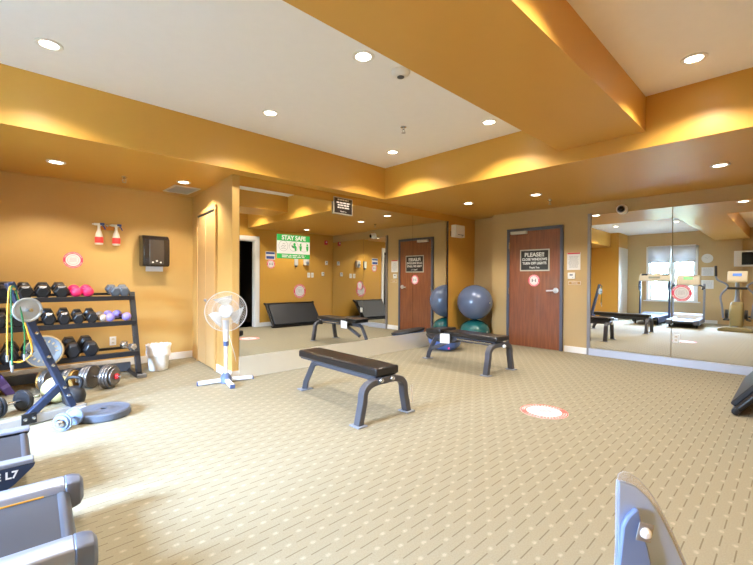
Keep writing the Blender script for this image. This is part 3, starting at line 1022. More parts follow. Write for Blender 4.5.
# ---------------------------------------------------------------- benches
def arch_leg(f, x0, x1, y, ztop, w=.055, d=.07):
    """flat-bar arch across X at y"""
    n = 14
    cx_ = (x0+x1)/2
    hw = (x1-x0)/2
    inner, outer = [], []
    pts = []
    pts.append((x0, 0))
    for k in range(n+1):
        a = PI-PI*k/n
        pts.append((cx_+(hw-.045)*math.copysign(abs(math.cos(a))**.62, math.cos(a)), ztop-.17+.17*math.sin(a)**.72))
    pts.append((x1, 0))
    rings = []
    m = len(pts)
    for i, (x, z) in enumerate(pts):
        dx = pts[min(i+1, m-1)][0]-pts[max(i-1, 0)][0]
        dz = pts[min(i+1, m-1)][1]-pts[max(i-1, 0)][1]
        l = math.hypot(dx, dz)
        nx, nz = -dz/l, dx/l
        if i in (0, m-1):
            nx, nz = (-1, 0) if i == 0 else (1, 0)
        rings.append(f._v([(x-nx*0, y-d/2, z), (x-nx*w, y-d/2, max(z-nz*w, 0)), (x-nx*w, y+d/2, max(z-nz*w, 0)), (x, y+d/2, z)]))
    for a, b in zip(rings, rings[1:]):
        for k in range(4):
            f.bm.faces.new((a[k], a[(k+1) % 4], b[(k+1) % 4], b[k]))
    f.bm.faces.new(rings[0])
    f.bm.faces.new(rings[-1][::-1])
    return f
BST = mat('bench_steel', (84, 85, 92), .36, .3, var=.03)
def bench(label, loc, adjustable):
    zt = .45 if not adjustable else .475
    t = thing('weight_bench', label, 'bench', loc, group='weight benches')
    # local origin: near arch centre, +y towards the single rear leg
    arch_leg(B(), -.315, .315, .03, zt-.085).build('front_legs', BST, t, bevel=.006)
    for s_ in (-1, 1):
        B().box((s_*.287, .03, .006), (.10, .12, .012)).build('foot_plate', GREYP, t, bevel=.004)
    L_ = 1.27
    f = B()
    f.bar((0, .0, zt-.115), (0, 1.05, zt-.115), .06, .06)
    f.build('spine_beam', BST, t, bevel=.006)
    f = B()
    f.tubev([(0, 1.02, zt-.115), (0, 1.10, zt-.14), (0, 1.16, zt-.23), (0, 1.24, .10), (0, 1.265, .012)], [.042]*5, 4)
    f.build('rear_leg', BST, t, bevel=.008)
    B().box((0, 1.265, .006), (.14, .10, .012)).build('foot_plate', GREYP, t, bevel=.004)
    if not adjustable:
        B().box((.02, .61, zt-.04), (.27, 1.22, .075)).build('seat_pad', VINYL, t, bevel=.018, bseg=3)
        B().box((.02, .61, zt-.082), (.24, 1.16, .012)).build('pad_board', DGREY, t)
        for x in (-.07, .06):
            B().lathe([(0, 0), (.022, 0), (.018, .012), (0, .014)], (x, -.012, zt-.105), (0, -1, 0), 14).build('bolt', CHROME, t)
        B().box((0, -.008, zt-.105), (.20, .012, .045)).build('end_plate', BST, t, bevel=.003)
        B().box((.316, -.0062, .16), (.03, .0012, .16)).build('white_label', PAPER, t)
    else:
        B().box((.0, .40, zt-.035), (.29, .86, .065)).build('back_pad', VINYL, t, bevel=.016, bseg=3)
        B().box((-.01, 1.0, zt-.02), (.37, .28, .07), (R(-4), 0, 0)).build('seat_pad', VINYL, t, bevel=.018, bseg=3)
        B().box((0, .44, zt-.078), (.2, .8, .02)).build('pad_board', DGREY, t)
        f = B()
        f.cyl((-.11, .05, zt-.10), (-.11, .62, zt-.10), .014, seg=12)
        f.cyl((-.16, .05, zt-.10), (.10, .05, zt-.10), .014, seg=12)
        f.build('chrome_adjuster', CHROME, t)
        B().bar((-.06, .66, zt-.10), (-.06, 1.12, zt-.30), .04, .05).build('support_strut', BST, t, bevel=.005)
        f = B()
        f.prism([(-.085, -.065), (.085, -.075), (.085, .06), (-.085, .07)], (-.165, .80, zt-.105), (0, 1, 0), (0, 0, 1), .003)
        f.build('paper_tag', PAPER, t)
        B().sphere((0.02, -.03, zt-.13), .022).build('knob', WPLAS, t)
    return t
b1 = bench('plain flat black weight bench standing by the mirror', (2.453, 2.43, 0), False)
b1.rotation_euler = (0, 0, R(-1.0))
bench('adjustable black weight bench with a paper tag in front of the exercise balls', (4.748, 2.63, 0), True).rotation_euler = (0, 0, R(-3.5))

# ---------------------------------------------------------------- balls and balance trainer
BALLB = mat('silver_blue_ball', (100, 116, 146), .26, .15, var=.02, coat=.25)
TEAL = mat('teal_ball', (22, 88, 88), .2, var=.03, coat=.3)
def ball(label, loc, r, sz, m):
    t = thing('exercise_ball', label, 'exercise ball', loc, group='exercise balls in the niche')
    B().sphere((0, 0, r*sz), r, (1, 1, sz), 48, 28).build('ball_skin', m, t)
    B().lathe([(0, 0), (.012, 0), (.010, .004), (0, .004)], (-.02, -r+.002, r*sz), (0, -1, 0), 12).build('valve_plug', WPLAS, t)
    return t
ball('large silver blue exercise ball resting on top of the teal one', (6.70, 4.272, .435), .335, .99, BALLB)
ball('flattened teal exercise ball under the silver blue ball', (6.71, 4.28, 0), .285, .765, TEAL)
ball('small dark green exercise ball tucked into the niche corner', (7.07, 4.47, 0), .14, .95, mat('dark_green_ball', (52, 88, 72), .3, coat=.2))
t = thing('balance_trainer', 'blue dome balance trainer lying dome down behind the adjustable bench', 'balance trainer', (5.66, 4.22, 0), rot=(R(9), R(-5), 0))
B().lathe([(0, .0), (.10, .008), (.2, .045), (.265, .11), (.29, .19), (.30, .215), (0, .215)], seg=40).build('dome', mat('blue_dome', (92, 122, 190), .35), t)
B().lathe([(0, .215), (.31, .215), (.32, .23), (.315, .25), (.29, .258), (0, .262)], seg=40).build('platform', RUBBER, t)
B().sphere((-.2, -.24, .12), .018).build('pink_plug', mat('pink_plug', (214, 70, 150), .4), t)

# ---------------------------------------------------------------- dumbbell rack
RX0, RX1 = -.95, 1.30
t = thing('dumbbell_rack', 'long black three tier dumbbell rack against the gold wall', 'rack', (0, 0, 0))
for x in (RX0, RX1):
    f = B()
    f.bar((x, 5.50, .05), (x, 5.83, 1.02), .06, .05, up=(0, -1, .3))
    f.build('upright', BLACKM, t, bevel=.005)
    B().box((x, 5.71, .028), (.065, .50, .05)).build('base_foot', BLACKM, t, bevel=.005)
    B().box((x+.02, 5.475, .022), (.10, .09, .044)).build('foot_cap', GREYP, t, bevel=.006)
SH = {'top': (5.70, .985), 'mid': (5.62, .685), 'bot': (5.52, .322)}
TILT = R(-9)
for k in SH:
    y, z = SH[k]
    f = B()
    f.bar((RX0, y, z-.03), (RX1, y, z-.03), .012, .055)
    f.build('shelf_lip', BLACKM, t, bevel=.003)
    f = B()
    f.box(((RX0+RX1)/2, y+.05, z-.022), (RX1-RX0, .045, .03))
    f.box(((RX0+RX1)/2, y+.26, z+.015), (RX1-RX0, .045, .03))
    f.build('shelf_rail', BLACKM, t, bevel=.003)
B().box(((RX0+RX1)/2, 5.90, .075), (RX1-RX0, .04, .11)).build('stretcher', mat('grey_stretcher', (74, 78, 84), .4, .2), t, bevel=.004)

def hexpts(r):
    return [(r*math.cos(PI/6+k*PI/3), r*math.sin(PI/6+k*PI/3)) for k in range(6)]
def hexbell(label, r, length, m, hm=None):
    """local: axis along y, resting on z=0"""
    t = thing('hex_dumbbell', label, 'dumbbell')
    zc = r
    hl = length*.36
    for s_ in (-1, 1):
        f = B()
        y0 = s_*length/2
        prof = [(r*.72, 0), (r, r*.30), (r, hl-r*.25), (r*.6, hl)]
        rings = []
        for rad, dep in prof:
            rings.append(f._v([(rad*math.cos(PI/6+PI/6+k*PI/3), y0-s_*dep, zc*.87+rad*math.sin(PI/6+PI/6+k*PI/3)) for k in range(6)]))
        for a, b in zip(rings, rings[1:]):
            for k in range(6):
                f.bm.faces.new((a[k], a[(k+1) % 6], b[(k+1) % 6], b[k]))
        f.bm.faces.new(rings[0][::-1])
        f.bm.faces.new(rings[-1])
        f.build('head', m, t, bevel=.006)
    B().cyl((0, -length*.2, zc*.87), (0, length*.2, zc*.87), .016, seg=14).build('handle', hm or CHROME, t)
    return t
def roundbell(label, r, length, m, hm):
    t = thing('vinyl_dumbbell', label, 'dumbbell')
    for s_ in (-1, 1):
        B().sphere((0, s_*length*.33, r*.95), r, (1, .95, .95), 28, 16).build('head', m, t)
    B().cyl((0, -length*.25, r*.95), (0, length*.25, r*.95), .017, seg=14).build('handle', hm, t)
    return t
HEX = mat('black_hex_rubber', (27, 28, 31), .30, var=.06, bump=.08, bscale=120)
HEXG = mat('grey_hex_iron', (100, 108, 118), .36, .5, var=.04)
rows = {
 'top': [(-.04, .088, .34), (.12, .088, .34), (.275, .084, .33), (.43, .084, .33), (.585, .084, .33)],
 'mid': [(-.10, .098, .36), (.085, .098, .36), (.215, .080, .34), (.335, .086, .34), (.47, .088, .33), (.61, .088, .33), (.738, .074, .31), (.86, .078, .31)],
 'bot': [(-.06, .098, .38), (.15, .100, .38), (.31, .100, .38), (.66, .104, .38), (.82, .104, .38)],
}
ordw = ['first', 'second', 'third', 'fourth', 'fifth', 'sixth', 'seventh', 'eighth']
rown = {'top': 'top', 'mid': 'middle', 'bot': 'bottom'}
proto = None
for rk, items in rows.items():
    y, z = SH[rk]
    xs = [q[0] for q in items]
    for i, (x, r, l) in enumerate(items):
        gap = min([abs(x-q) for q in xs if q != x])
        rx = min(r, gap*.49)
        r = r*.93
        n = len(items)-1-i
        lb = 'black hex dumbbell on the %s rack shelf, %s black one counted from the closet end' % (rown[rk], ordw[n])
        if proto is None:
            proto = hexbell(lb, .088, .34, HEX)
            proto['group'] = 'hex dumbbells on the rack'
            o = proto
            o.scale = (rx/.088, l/.34, r/.088)
        else:
            o = dup(proto, (0, 0, 0), lb, scale=(rx/.088, l/.34, r/.088))
        o.location = (x, y+.165, z+.008)
        o.rotation_euler = (-TILT, 0, R(random.uniform(-4, 4)))
def onrack(o, rk, x, dy=.15, dz=.006):
    y, z = SH[rk]
    o.location = (x, y+dy, z+dz)
    o.rotation_euler = (-TILT, 0, R(random.uniform(-5, 5)))
PINK = mat('pink_vinyl', (226, 40, 92), .32, coat=.2)
PURP = mat('lilac_vinyl', (146, 132, 206), .32, coat=.2)
PLUM = mat('plum_vinyl', (84, 44, 74), .35)
p = roundbell('bright pink dumbbell on the top rack shelf, next to the black ones', .060, .26, PINK, PINK)
p['group'] = 'pink dumbbells on the rack'
onrack(p, 'top', .722)
onrack(dup(p, (0, 0, 0), 'bright pink dumbbell on the top rack shelf, next to the gap'), 'top', .835)
o = hexbell('small grey hex dumbbell on the top rack shelf, beside the gap', .064, .26, HEXG)
o['group'] = 'small grey hex dumbbells'
onrack(o, 'top', 1.10)
onrack(dup(o, (0, 0, 0), 'small grey hex dumbbell at the closet end of the top rack shelf'), 'top', 1.21)
SILV = mat('worn_silver_vinyl', (186, 170, 150), .35, .3, var=.3, scale=40)
onrack(roundbell('small worn silver dumbbell on the middle rack shelf', .048, .24, SILV, CHROME), 'mid', .965)
p = roundbell('small lilac dumbbell on the middle rack shelf, beside the silver one', .052, .25, PURP, PLUM)
p['group'] = 'lilac dumbbells on the rack'
onrack(p, 'mid', 1.045)
o = dup(p, (0, 0, 0), 'small lilac dumbbell at the closet end of the middle rack shelf')
onrack(o, 'mid', 1.175)
o.rotation_euler.z = R(26)
o = hexbell('small chrome dumbbell alone at the closet end of the bottom rack shelf', .05, .22, mat('bright_chrome', (212, 206, 196), .2, .9, var=.1))
onrack(o, 'bot', 1.225)
o.rotation_euler.z = R(24)

def plate_disc(b, c, axis, r, th, hole=.02):
    b.lathe([(hole, -th/2), (r*.55, -th/2*.6), (r*.80, -th/2*.6), (r*.86, -th/2), (r*.97, -th/2), (r, -th/2*.6), (r, th/2*.6), (r*.97, th/2), (r*.86, th/2), (r*.80, th/2*.6), (r*.55, th/2*.6), (hole, th/2), (hole, -th/2)], c, axis, 36)
    return b
# grey weight plate leaning on the bottom shelf
IRON = mat('grey_cast_iron', (78, 80, 80), .5, .1, var=.12, scale=30)
GOLDRIM = mat('worn_gold_rim', (150, 122, 78), .45, .3, var=.15)
t = thing('weight_plate', 'grey iron weight plate with a worn gold rim leaning on the rack', 'weight plate', (.415, 5.47, .425), rot=(R(76), 0, R(-12)))
plate_disc(B(), (0, 0, 0), (0, 0, 1), .155, .032).build('plate_body', IRON, t)
B().torus((0, 0, 0), (0, 0, 1), .157, .012, 44, 8).build('plate_rim', GOLDRIM, t)
f = B()
for k in range(16):
    a = k*2*PI/16
    if k % 8 < 6:
        f.box((math.cos(a)*.106, math.sin(a)*.106, .012), (.026, .014, .012), (0, 0, a))
f.build('raised_marks', GOLDRIM, t)

# loaded dumbbells on the carpet: local axis along x
def loaded(label, loc, rz, discs, half, collar, discm, group, handm=CHROME, tail=.08):
    t = thing('plate_loaded_dumbbell', label, 'dumbbell', loc, rz, group)
    rmax = max(d[1] for d in discs)
    B().cyl((-half-tail, 0, rmax), (half+tail, 0, rmax), .014, seg=14).build('handle', handm, t)
    for s_ in (-1, 1):
        x = s_*half*.45
        for th, r, m in discs:
            plate_disc(B(), (x+s_*th/2, 0, rmax), (1, 0, 0), r, th*.92, .012).build('disc', m, t)
            x += s_*th
        B().lathe([(0, 0), (.03, 0), (.034, .012), (.026, .03), (0, .03)], (x, 0, rmax), (s_, 0, 0), 16).build('collar', collar if s_ > 0 else CHROME, t)
    return t
DISCG = mat('grey_chrome_disc', (120, 116, 112), .32, .7, var=.08)
DISCK = mat('black_iron_disc', (48, 50, 54), .4, .3, var=.08)
DISCGO = mat('gold_iron_disc', (170, 128, 66), .38, .6, var=.1)
loaded('loaded dumbbell with grey discs and a red collar on the carpet', (.865, 5.26, 0), R(-43), [(.035, .125, DISCG), (.03, .125, DISCG), (.028, .12, DISCG), (.024, .095, DISCG)], .13, mat('red_collar', (220, 40, 50), .4), DISCG, 'loaded dumbbells on the carpet', tail=.10)
loaded('loaded dumbbell with gold and grey discs on the carpet in front of the rack', (.53, 5.42, 0), R(-38), [(.034, .115, DISCG), (.03, .11, DISCG), (.028, .10, DISCGO)], .17, CHROME, DISCG, 'loaded dumbbells on the carpet', tail=.05)
loaded('black disc dumbbell with a chrome bar, lying beside the yoga blocks', (.13, 4.76, 0), R(35), [(.028, .095, DISCK), (.026, .085, DISCK)], .19, CHROME, DISCK, 'loaded dumbbells on the carpet', tail=.06)
PBLUE = mat('pale_blue_enamel', (128, 146, 178), .35, .1)
loaded('small pale blue disc dumbbell beside the thick round disc', (.455, 4.02, 0), R(50), [(.018, .07, PBLUE), (.014, .056, PBLUE)], .13, CHROME, PBLUE, 'loaded dumbbells on the carpet', tail=.0)
# thick round disc on the floor
t = thing('balance_disc', 'thick slate grey round disc lying flat on the carpet', 'bumper plate', (.715, 4.165, 0))
B().lathe([(.028, 0), (.195, 0), (.205, .012), (.205, .056), (.195, .066), (.16, .064), (.15, .060), (.06, .060), (.05, .066), (.028, .066), (.028, 0)], seg=56).build('disc_body', mat('slate_rubber', (84, 92, 106), .5, var=.06, bump=.1), t)
B().lathe([(.028, .002), (.028, .064), (.022, .064), (.022, .002)], seg=24).build('center_ring', DGREY, t)
# kettlebell
t = thing('kettlebell', 'black kettlebell on the carpet behind the slanted post', 'kettlebell', (.575, 4.72, 0))
B().lathe([(0, 0), (.055, 0), (.085, .03), (.095, .085), (.08, .14), (.045, .172), (0, .178)], seg=32).build('bell_body', RUBBER, t)
f = B()
f.tube([(-.042, .0, .15), (-.062, 0, .19), (-.066, 0, .225), (-.05, 0, .255), (0, 0, .265), (.05, 0, .255), (.066, 0, .225), (.062, 0, .19), (.042, 0, .15)], .016, 12)
f.build('handle', BLACKM, t, rot=(0, 0, R(-30)))
t = thing('medicine_ball', 'cream medicine ball on the carpet behind the machine brace', 'medicine ball', (.47, 4.93, 0))
B().sphere((0, 0, .125), .125, seg=36, rings=20).build('ball_skin', mat('cream_leather', (206, 196, 140), .5, var=.06), t)
f = B()
f.torus((0, 0, .125), (1, .2, 0), .1252, .0018, 48, 6)
f.torus((0, 0, .125), (.2, 1, .3), .1252, .0018, 48, 6)
f.build('seams', mat('olive_seam', (150, 140, 96), .6), t)
YB = mat('purple_foam', (98, 80, 148), .7, var=.05, bump=.1)
t = thing('yoga_block', 'purple foam yoga block tilted against the rack foot', 'yoga block', (.10, 5.62, .098), rot=(R(12), R(62), R(20)), group='purple yoga blocks')
B().box((0, 0, 0), (.23, .15, .075)).build('foam_block', YB, t, bevel=.012)
B().box((0, 0, 0), (.06, .151, .0755)).build('paler_band', mat('lilac_foam', (128, 112, 178), .7), t, bevel=.012)
dup(t, (-.02, 5.48, .10), 'purple foam yoga block leaning in front of the other one', rot=(R(8), R(70), R(14)))

# ---------------------------------------------------------------- inclined machine post with bands
t = thing('weight_machine_frame', 'dark blue slanted machine post bolted to a pale floor beam', 'exercise machine', (0, 0, 0))
bd = Vector((.958, .287, 0))
bp0 = Vector((-.75, 4.035, .04))
PALEB = mat('pale_grey_beam', (158, 156, 152), .38, .1)
bend = bp0+bd*1.43
B().bar(bp0, bend, .075, .07).build('floor_beam', PALEB, t, bevel=.006)
B().bar(bend+Vector((-.02, -.11, -.012)), bend+Vector((-.085, .13, -.012)), .07, .055).build('cross_foot', PALEB, t, bevel=.006)
pb = bend-bd*.10+Vector((0, 0, .03))
pt = Vector((.112, 4.292, 1.16))
B().bar(pb, pt, .075, .05, up=bd).build('slanted_post', NAVY, t, bevel=.005)
j1 = pb+(pt-pb)*.19
j0 = bp0+bd*1.01+Vector((0, 0, .02))
B().bar(j0, j1, .05, .06, up=(0, 0, 1)).build('brace', NAVY, t, bevel=.005)
nrm = Vector((.287, -.958, 0))
B().box(j0+nrm*.042, (.10, .012, .085), (0, 0, math.atan2(bd.y, bd.x))).build('bracket_plate', BLACKM, t, bevel=.003)
for q in (.10, .17, .36, .43, .62, .80, .93):
    p_ = pb+(pt-pb)*q+nrm*.038
    B().lathe([(0, 0), (.016, 0), (.013, .009), (0, .011)], p_, nrm, 14).build('bolt', CHROME, t)
for dx in (-.028, .028):
    B().lathe([(0, 0), (.015, 0), (.012, .009), (0, .011)], j0+bd*dx+nrm*.048, nrm, 14).build('bolt', CHROME, t)
pg = pb+(pt-pb)*.80
B().cyl(pg+nrm*.02, pg+nrm*.15, .014, seg=14).build('plate_peg', CHROME, t)
B().cyl(pt-Vector((0, 0, .05))+nrm*.02, pt-Vector((0, 0, .05))+nrm*.09, .012, seg=12).build('band_peg', CHROME, t)
t = thing('weight_plate', 'small pale grey weight plate hung on the slanted machine post', 'weight plate', pg+nrm*.085)
plate_disc(B(), (0, 0, 0), nrm, .098, .022, .015).build('plate_body', mat('pale_iron', (158, 160, 156), .42, .4, var=.06), t)
B().box(nrm*.0125+Vector((-.03, 0, .045)), (.035, .002, .014), (0, 0, math.atan2(bd.y, bd.x))).build('stamped_mark', DGREY, t)
# resistance bands draped over the peg
bk = pt-Vector((0, 0, .05))+nrm*.055
def band(label, m, pts, r):
    t = thing('resistance_band', label, 'resistance band', bk, group='resistance bands on the machine post')
    B().tube(pts, r, 8).build('tube', m, t)
    for p_ in (pts[0], pts[-1]):
        p_ = Vector(p_)
        B().cyl(p_+Vector((0, 0, .006)), p_-Vector((0, 0, .045)), .011, .008, 12).build('end_clip', ALU, t)
def sm_(pts, n=6):
    P_ = [Vector(p) for p in pts]
    out = []
    for i in range(len(P_)-1):
        p0, p1, p2, p3 = P_[max(i-1, 0)], P_[i], P_[i+1], P_[min(i+2, len(P_)-1)]
        for k in range(n):
            q = k/n
            out.append(.5*((2*p1)+(p2-p0)*q+(2*p0-5*p1+4*p2-p3)*q*q+(3*p1-p0-3*p2+p3)*q**3))
    out.append(P_[-1])
    return out
def bl(a, z, o=0.0):
    return bd*a+Vector((0, 0, z))+nrm*o
band('amber resistance band looped over the slanted post', mat('amber_rubber', (226, 168, 50), .4), sm_([bl(-.03, -.52), bl(-.03, -.28), bl(-.02, -.02), bl(0, .018), bl(.03, -.04), bl(.065, -.25, .03), bl(.11, -.45, .03), bl(.105, -.53, .03), bl(.05, -.575, .02), bl(-.01, -.565, .01)]), .0062)
band('green resistance band hanging from the slanted post', mat('green_rubber', (30, 92, 44), .4), sm_([bl(-.008, -.60, .02), bl(-.008, -.35, .02), bl(-.012, -.03, .015), bl(.0, .02, .015), bl(.02, -.03, .02), bl(.058, -.3, .045), bl(.06, -.52, .045)]), .0058)

# waste bin
t = thing('waste_bin', 'small white waste bin with a plastic liner beside the rack', 'waste bin', (1.60, 5.80, 0))
B().lathe([(0, 0), (.105, 0), (.112, .01), (.135, .28), (.138, .285), (.130, .285), (.104, .02), (0, .015)], seg=32).build('bucket', WPLAS, t)
f = B()
rr_ = random.Random(5)
rings = []
for i, (r_, z_) in enumerate(((.146, .20), (.144, .25), (.141, .292), (.150, .325), (.132, .335), (.118, .27))):
    rings.append(f._v([((r_+rr_.uniform(-.008, .008))*math.cos(k*2*PI/36), (r_+rr_.uniform(-.008, .008))*math.sin(k*2*PI/36), z_+rr_.uniform(-.012, .014)) for k in range(36)]))
for a, b in zip(rings, rings[1:]):
    for k in range(36):
        f.bm.faces.new((a[k], a[(k+1) % 36], b[(k+1) % 36], b[k]))
f.build('liner', mat('white_liner', (240, 240, 240), .4), t, sharp=80)

# ---------------------------------------------------------------- treadmills (local +x towards the console)
BELT = mat('treadmill_belt', (36, 39, 46), .5, var=.06, scale=60)
RAILS = mat('silver_rail', (138, 144, 158), .34, .45, var=.03)
def uprights(t, x, hy, ztop, w=.05):
    for s_ in (-1, 1):
        B().bar((x, s_*hy, .10), (x+.10, s_*hy, ztop), w, .08, up=(1, 0, 0)).build('upright', RAILS if w > .04 else NAVY, t, bevel=.008)
def treadmill_round(label, loc):
    t = thing('treadmill', label, 'treadmill', loc, PI)
    B().box((.80, 0, .155), (1.50, .52, .05)).build('running_belt', BELT, t, bevel=.02, bseg=3)
    B().cyl((.065, -.235, .152), (.065, .235, .152), .033, seg=20).build('rear_roller', DGREY, t)
    for s_ in (-1, 1):
        y = s_*.302
        f = B()
        prof = [(-.065, -.085), (.065, -.085), (.07, 0), (.055, .035), (.02, .048), (-.02, .048), (-.055, .035), (-.07, 0)]
        f.prism([(s_*-p_[0], p_[1]) for p_ in prof], (.048, y, .175), (0, 1, 0), (0, 0, 1), 1.35)
        f.build('side_rail', RAILS, t, bevel=.006)
        f = B()
        rings = []
        for q, sc_ in ((.05, 1.03), (.02, 1.02), (-.008, .90), (-.022, .62)):
            rings.append(f._v([(q, y+p_[0]*sc_, .175+(p_[1]-(-.02))*sc_-.02) for p_ in prof]))
        for a, b in zip(rings, rings[1:]):
            for k in range(8):
                f.bm.faces.new((a[k], a[(k+1) % 8], b[(k+1) % 8], b[k]))
        f.bm.faces.new(rings[0][::-1])
        f.bm.faces.new(rings[-1])
        f.build('end_cap', mat('slate_end_cap', (92, 98, 112), .35, .2), t, bevel=.006)
        B().box((.78, y-s_*.0695, .182), (1.30, .004, .008)).build('amber_stripe', mat('amber_stripe', (226, 160, 40), .5), t)
        for x in (.25, 1.3):
            B().cyl((x, y, 0), (x, y, .095), .025, seg=14).build('foot', RUBBER, t)
    f = B()
    f.prism([(1.38, .08), (1.38, .21), (1.46, .30), (1.62, .33), (1.78, .28), (1.84, .12), (1.84, .05), (1.42, .05)], (0, .36, 0), (1, 0, 0), (0, 0, 1), .72)
    f.build('motor_hood', mat('pale_hood', (206, 210, 216), .35), t, bevel=.025, bseg=3)
    uprights(t, 1.42, .37, 1.22)
    f = B()
    for s_ in (-1, 1):
        f.tube([(1.50, s_*.37, 1.08), (1.40, s_*.37, 1.13), (1.12, s_*.365, 1.12), (1.02, s_*.36, 1.06)], .024, 12)
    f.build('handrails', DGREY, t)
    f = B()
    f.prism([(1.30, 1.17), (1.36, 1.14), (1.54, 1.20), (1.56, 1.44), (1.50, 1.48), (1.42, 1.45), (1.30, 1.24)], (0, .28, 0), (1, 0, 0), (0, 0, 1), .56)
    f.build('console', OFFW, t, bevel=.03, bseg=3)
    B().box((1.372, 0, 1.375), (.006, .22, .09), (0, R(30), 0)).build('screen', mat('green_lcd', (120, 190, 120), .3, emit=(.3, .8, .35, .35)), t)
    f = B()
    for s_ in (-1, 1):
        f.tube([(1.33, s_*.26, 1.17), (1.22, s_*.30, 1.17), (1.16, s_*.37, 1.12)], .022, 10)
    f.build('grips', BLACKM, t)
    return t
treadmill_round('silver treadmill with rounded rail ends and a grey belt, closest to the camera', (.295, 2.17, 0)).rotation_euler = (0, 0, PI-R(3.5))
def treadmill_flat(label, loc):
    t = thing('treadmill', label, 'treadmill', loc, PI)
    B().box((.80, 0, .21), (1.56, .50, .04)).build('running_belt', BELT, t, bevel=.018, bseg=3)
    B().cyl((.045, -.245, .205), (.045, .245, .205), .028, seg=20).build('rear_roller', DGREY, t)
    for s_ in (-1, 1):
        B().box((.80, s_*.29, .245), (1.58, .075, .022)).build('side_rail', RAILS, t, bevel=.006)
        f = B()
        pr = [(.005, .234), (1.6, .234), (1.6, .06), (.22, .06), (.085, .145), (.012, .215)]
        f.prism(pr, (0, s_*.328 if s_ > 0 else -.328+.02, 0), (1, 0, 0), (0, 0, 1), .02)
        sp = f.build('side_panel', NAVY, t, bevel=.003)
        for x in (.3, 1.45):
            B().cyl((x, s_*.28, 0), (x, s_*.28, .20), .022, seg=12).build('foot', RUBBER, t)
        if s_ > 0:
            text('E L7', .050, PAPER, t, (.073, .3290, .196), (R(90), 0, PI), extrude=.001, align='RIGHT', offset=.0015)
    f = B()
    f.prism([(1.5, .06), (1.5, .22), (1.6, .30), (1.8, .30), (1.92, .2), (1.92, .06)], (0, .36, 0), (1, 0, 0), (0, 0, 1), .72)
    f.build('motor_hood', mat('blue_grey_hood', (150, 162, 184), .35), t, bevel=.02, bseg=3)
    for s_ in (-1, 1):
        B().bar((1.35, s_*.385, .05), (1.42, s_*.385, 1.34), .045, .08, up=(1, 0, 0)).build('upright', NAVY, t, bevel=.008)
        f = B()
        f.tube([(1.38, s_*.385, .98), (1.26, s_*.385, 1.02), (1.18, s_*.38, 1.12), (1.22, s_*.38, 1.26), (1.38, s_*.385, 1.32)], .02, 10)
        f.build('handrail', NAVY, t)
    f = B()
    f.prism([(1.26, 1.33), (1.30, 1.28), (1.52, 1.34), (1.54, 1.50), (1.48, 1.53), (1.34, 1.47)], (0, .41, 0), (1, 0, 0), (0, 0, 1), .82)
    f.build('console', OFFW, t, bevel=.02, bseg=3)
    f = B()
    for s_ in (-1, 1):
        f.box((1.38, s_*.27, 1.495), (.10, .16, .04), (0, R(-15), 0))
    f.build('console_grips', BLACKM, t, bevel=.01)
    B().box((1.295, 0, 1.40), (.01, .30, .07), (0, R(20), 0)).build('screen', mat('grey_lcd', (150, 156, 146), .3), t)
    return t
treadmill_flat('treadmill with flat silver rails and dark lettered side panels, next to the machine post', (.185, 3.075, 0)).rotation_euler = (0, 0, PI-R(1.5))

# ---------------------------------------------------------------- elliptical trainer (seen in the second mirror), local +x to its rear
t = thing('elliptical_trainer', 'olive and silver elliptical trainer with two long moving arms', 'elliptical', (-.03, 1.10, 0), PI)
OLIVE = mat('olive_gold_plastic', (140, 130, 92), .4, .2)
f = B()
f.prism([(-.35, 0), (.35, 0), (.33, .07), (.22, .11), (-.22, .11), (-.33, .07)], (-.30, 0, .0), (0, 1, 0), (0, 0, 1), .14)
f.build('base_bumper', OLIVE, t, bevel=.02, bseg=3)
B().bar((-.2, 0, .08), (1.3, 0, .08), .10, .08).build('base_rail', DGREY, t, bevel=.008)
f = B()
f.prism([(.0, .08), (.02, .45), (.10, .66), (.26, .76), (.42, .70), (.52, .45), (.54, .08)], (0, .13, 0), (1, 0, 0), (0, 0, 1), .26)
f.build('flywheel_shroud', OLIVE, t, bevel=.05, bseg=3)
f = B()
for s_ in (-1, 1):
    f.bar((.1, s_*.21, .30), (1.05, s_*.21, .22), .05, .05)
f.build('pedal_links', DGREY, t, bevel=.006)
for s_ in (-1, 1):
    B().box((.62, s_*.23, .30+s_*.05), (.36, .14, .04)).build('pedal', BLACKM, t, bevel=.012)
    B().lathe([(0, -.03), (.12, -.03), (.12, .03), (0, .03)], (.14, s_*.19, .42), (0, 1, 0), 24).build('crank_disc', BLACKM, t)
    f = B()
    f.tube(sm_([(.34, s_*.28, .30), (.34, s_*.31, .62), (.36, s_*.34, .90), (.33, s_*.20, 1.12), (.34, s_*.24, 1.22), (.30, s_*.40, 1.32), (.24, s_*.43, 1.42)]), .024, 12)
    f.build('moving_arm', RAILS, t)
    B().tube([(.24, s_*.43, 1.42), (.22, s_*.435, 1.70)], .03, 12).build('grip', BLACKM, t)
B().tubev([(.30, 0, .70), (.30, 0, .86), (.30, 0, 1.32)], [.07, .045, .04], 16).build('mast', RAILS, t)
B().box((.27, 0, 1.10), (.12, .40, .06)).build('accessory_tray', BLACKM, t, bevel=.02)
f = B()
f.prism([(.16, 1.27), (.20, 1.25), (.36, 1.32), (.36, 1.54), (.30, 1.56), (.16, 1.35)], (0, .20, 0), (1, 0, 0), (0, 0, 1), .40)
f.build('console', OFFW, t, bevel=.025, bseg=3)
B().box((.224, 0, 1.458), (.006, .18, .08), (0, R(34), 0)).build('screen', mat('blue_lcd', (70, 110, 190), .3, emit=(.15, .35, .9, .4)), t)

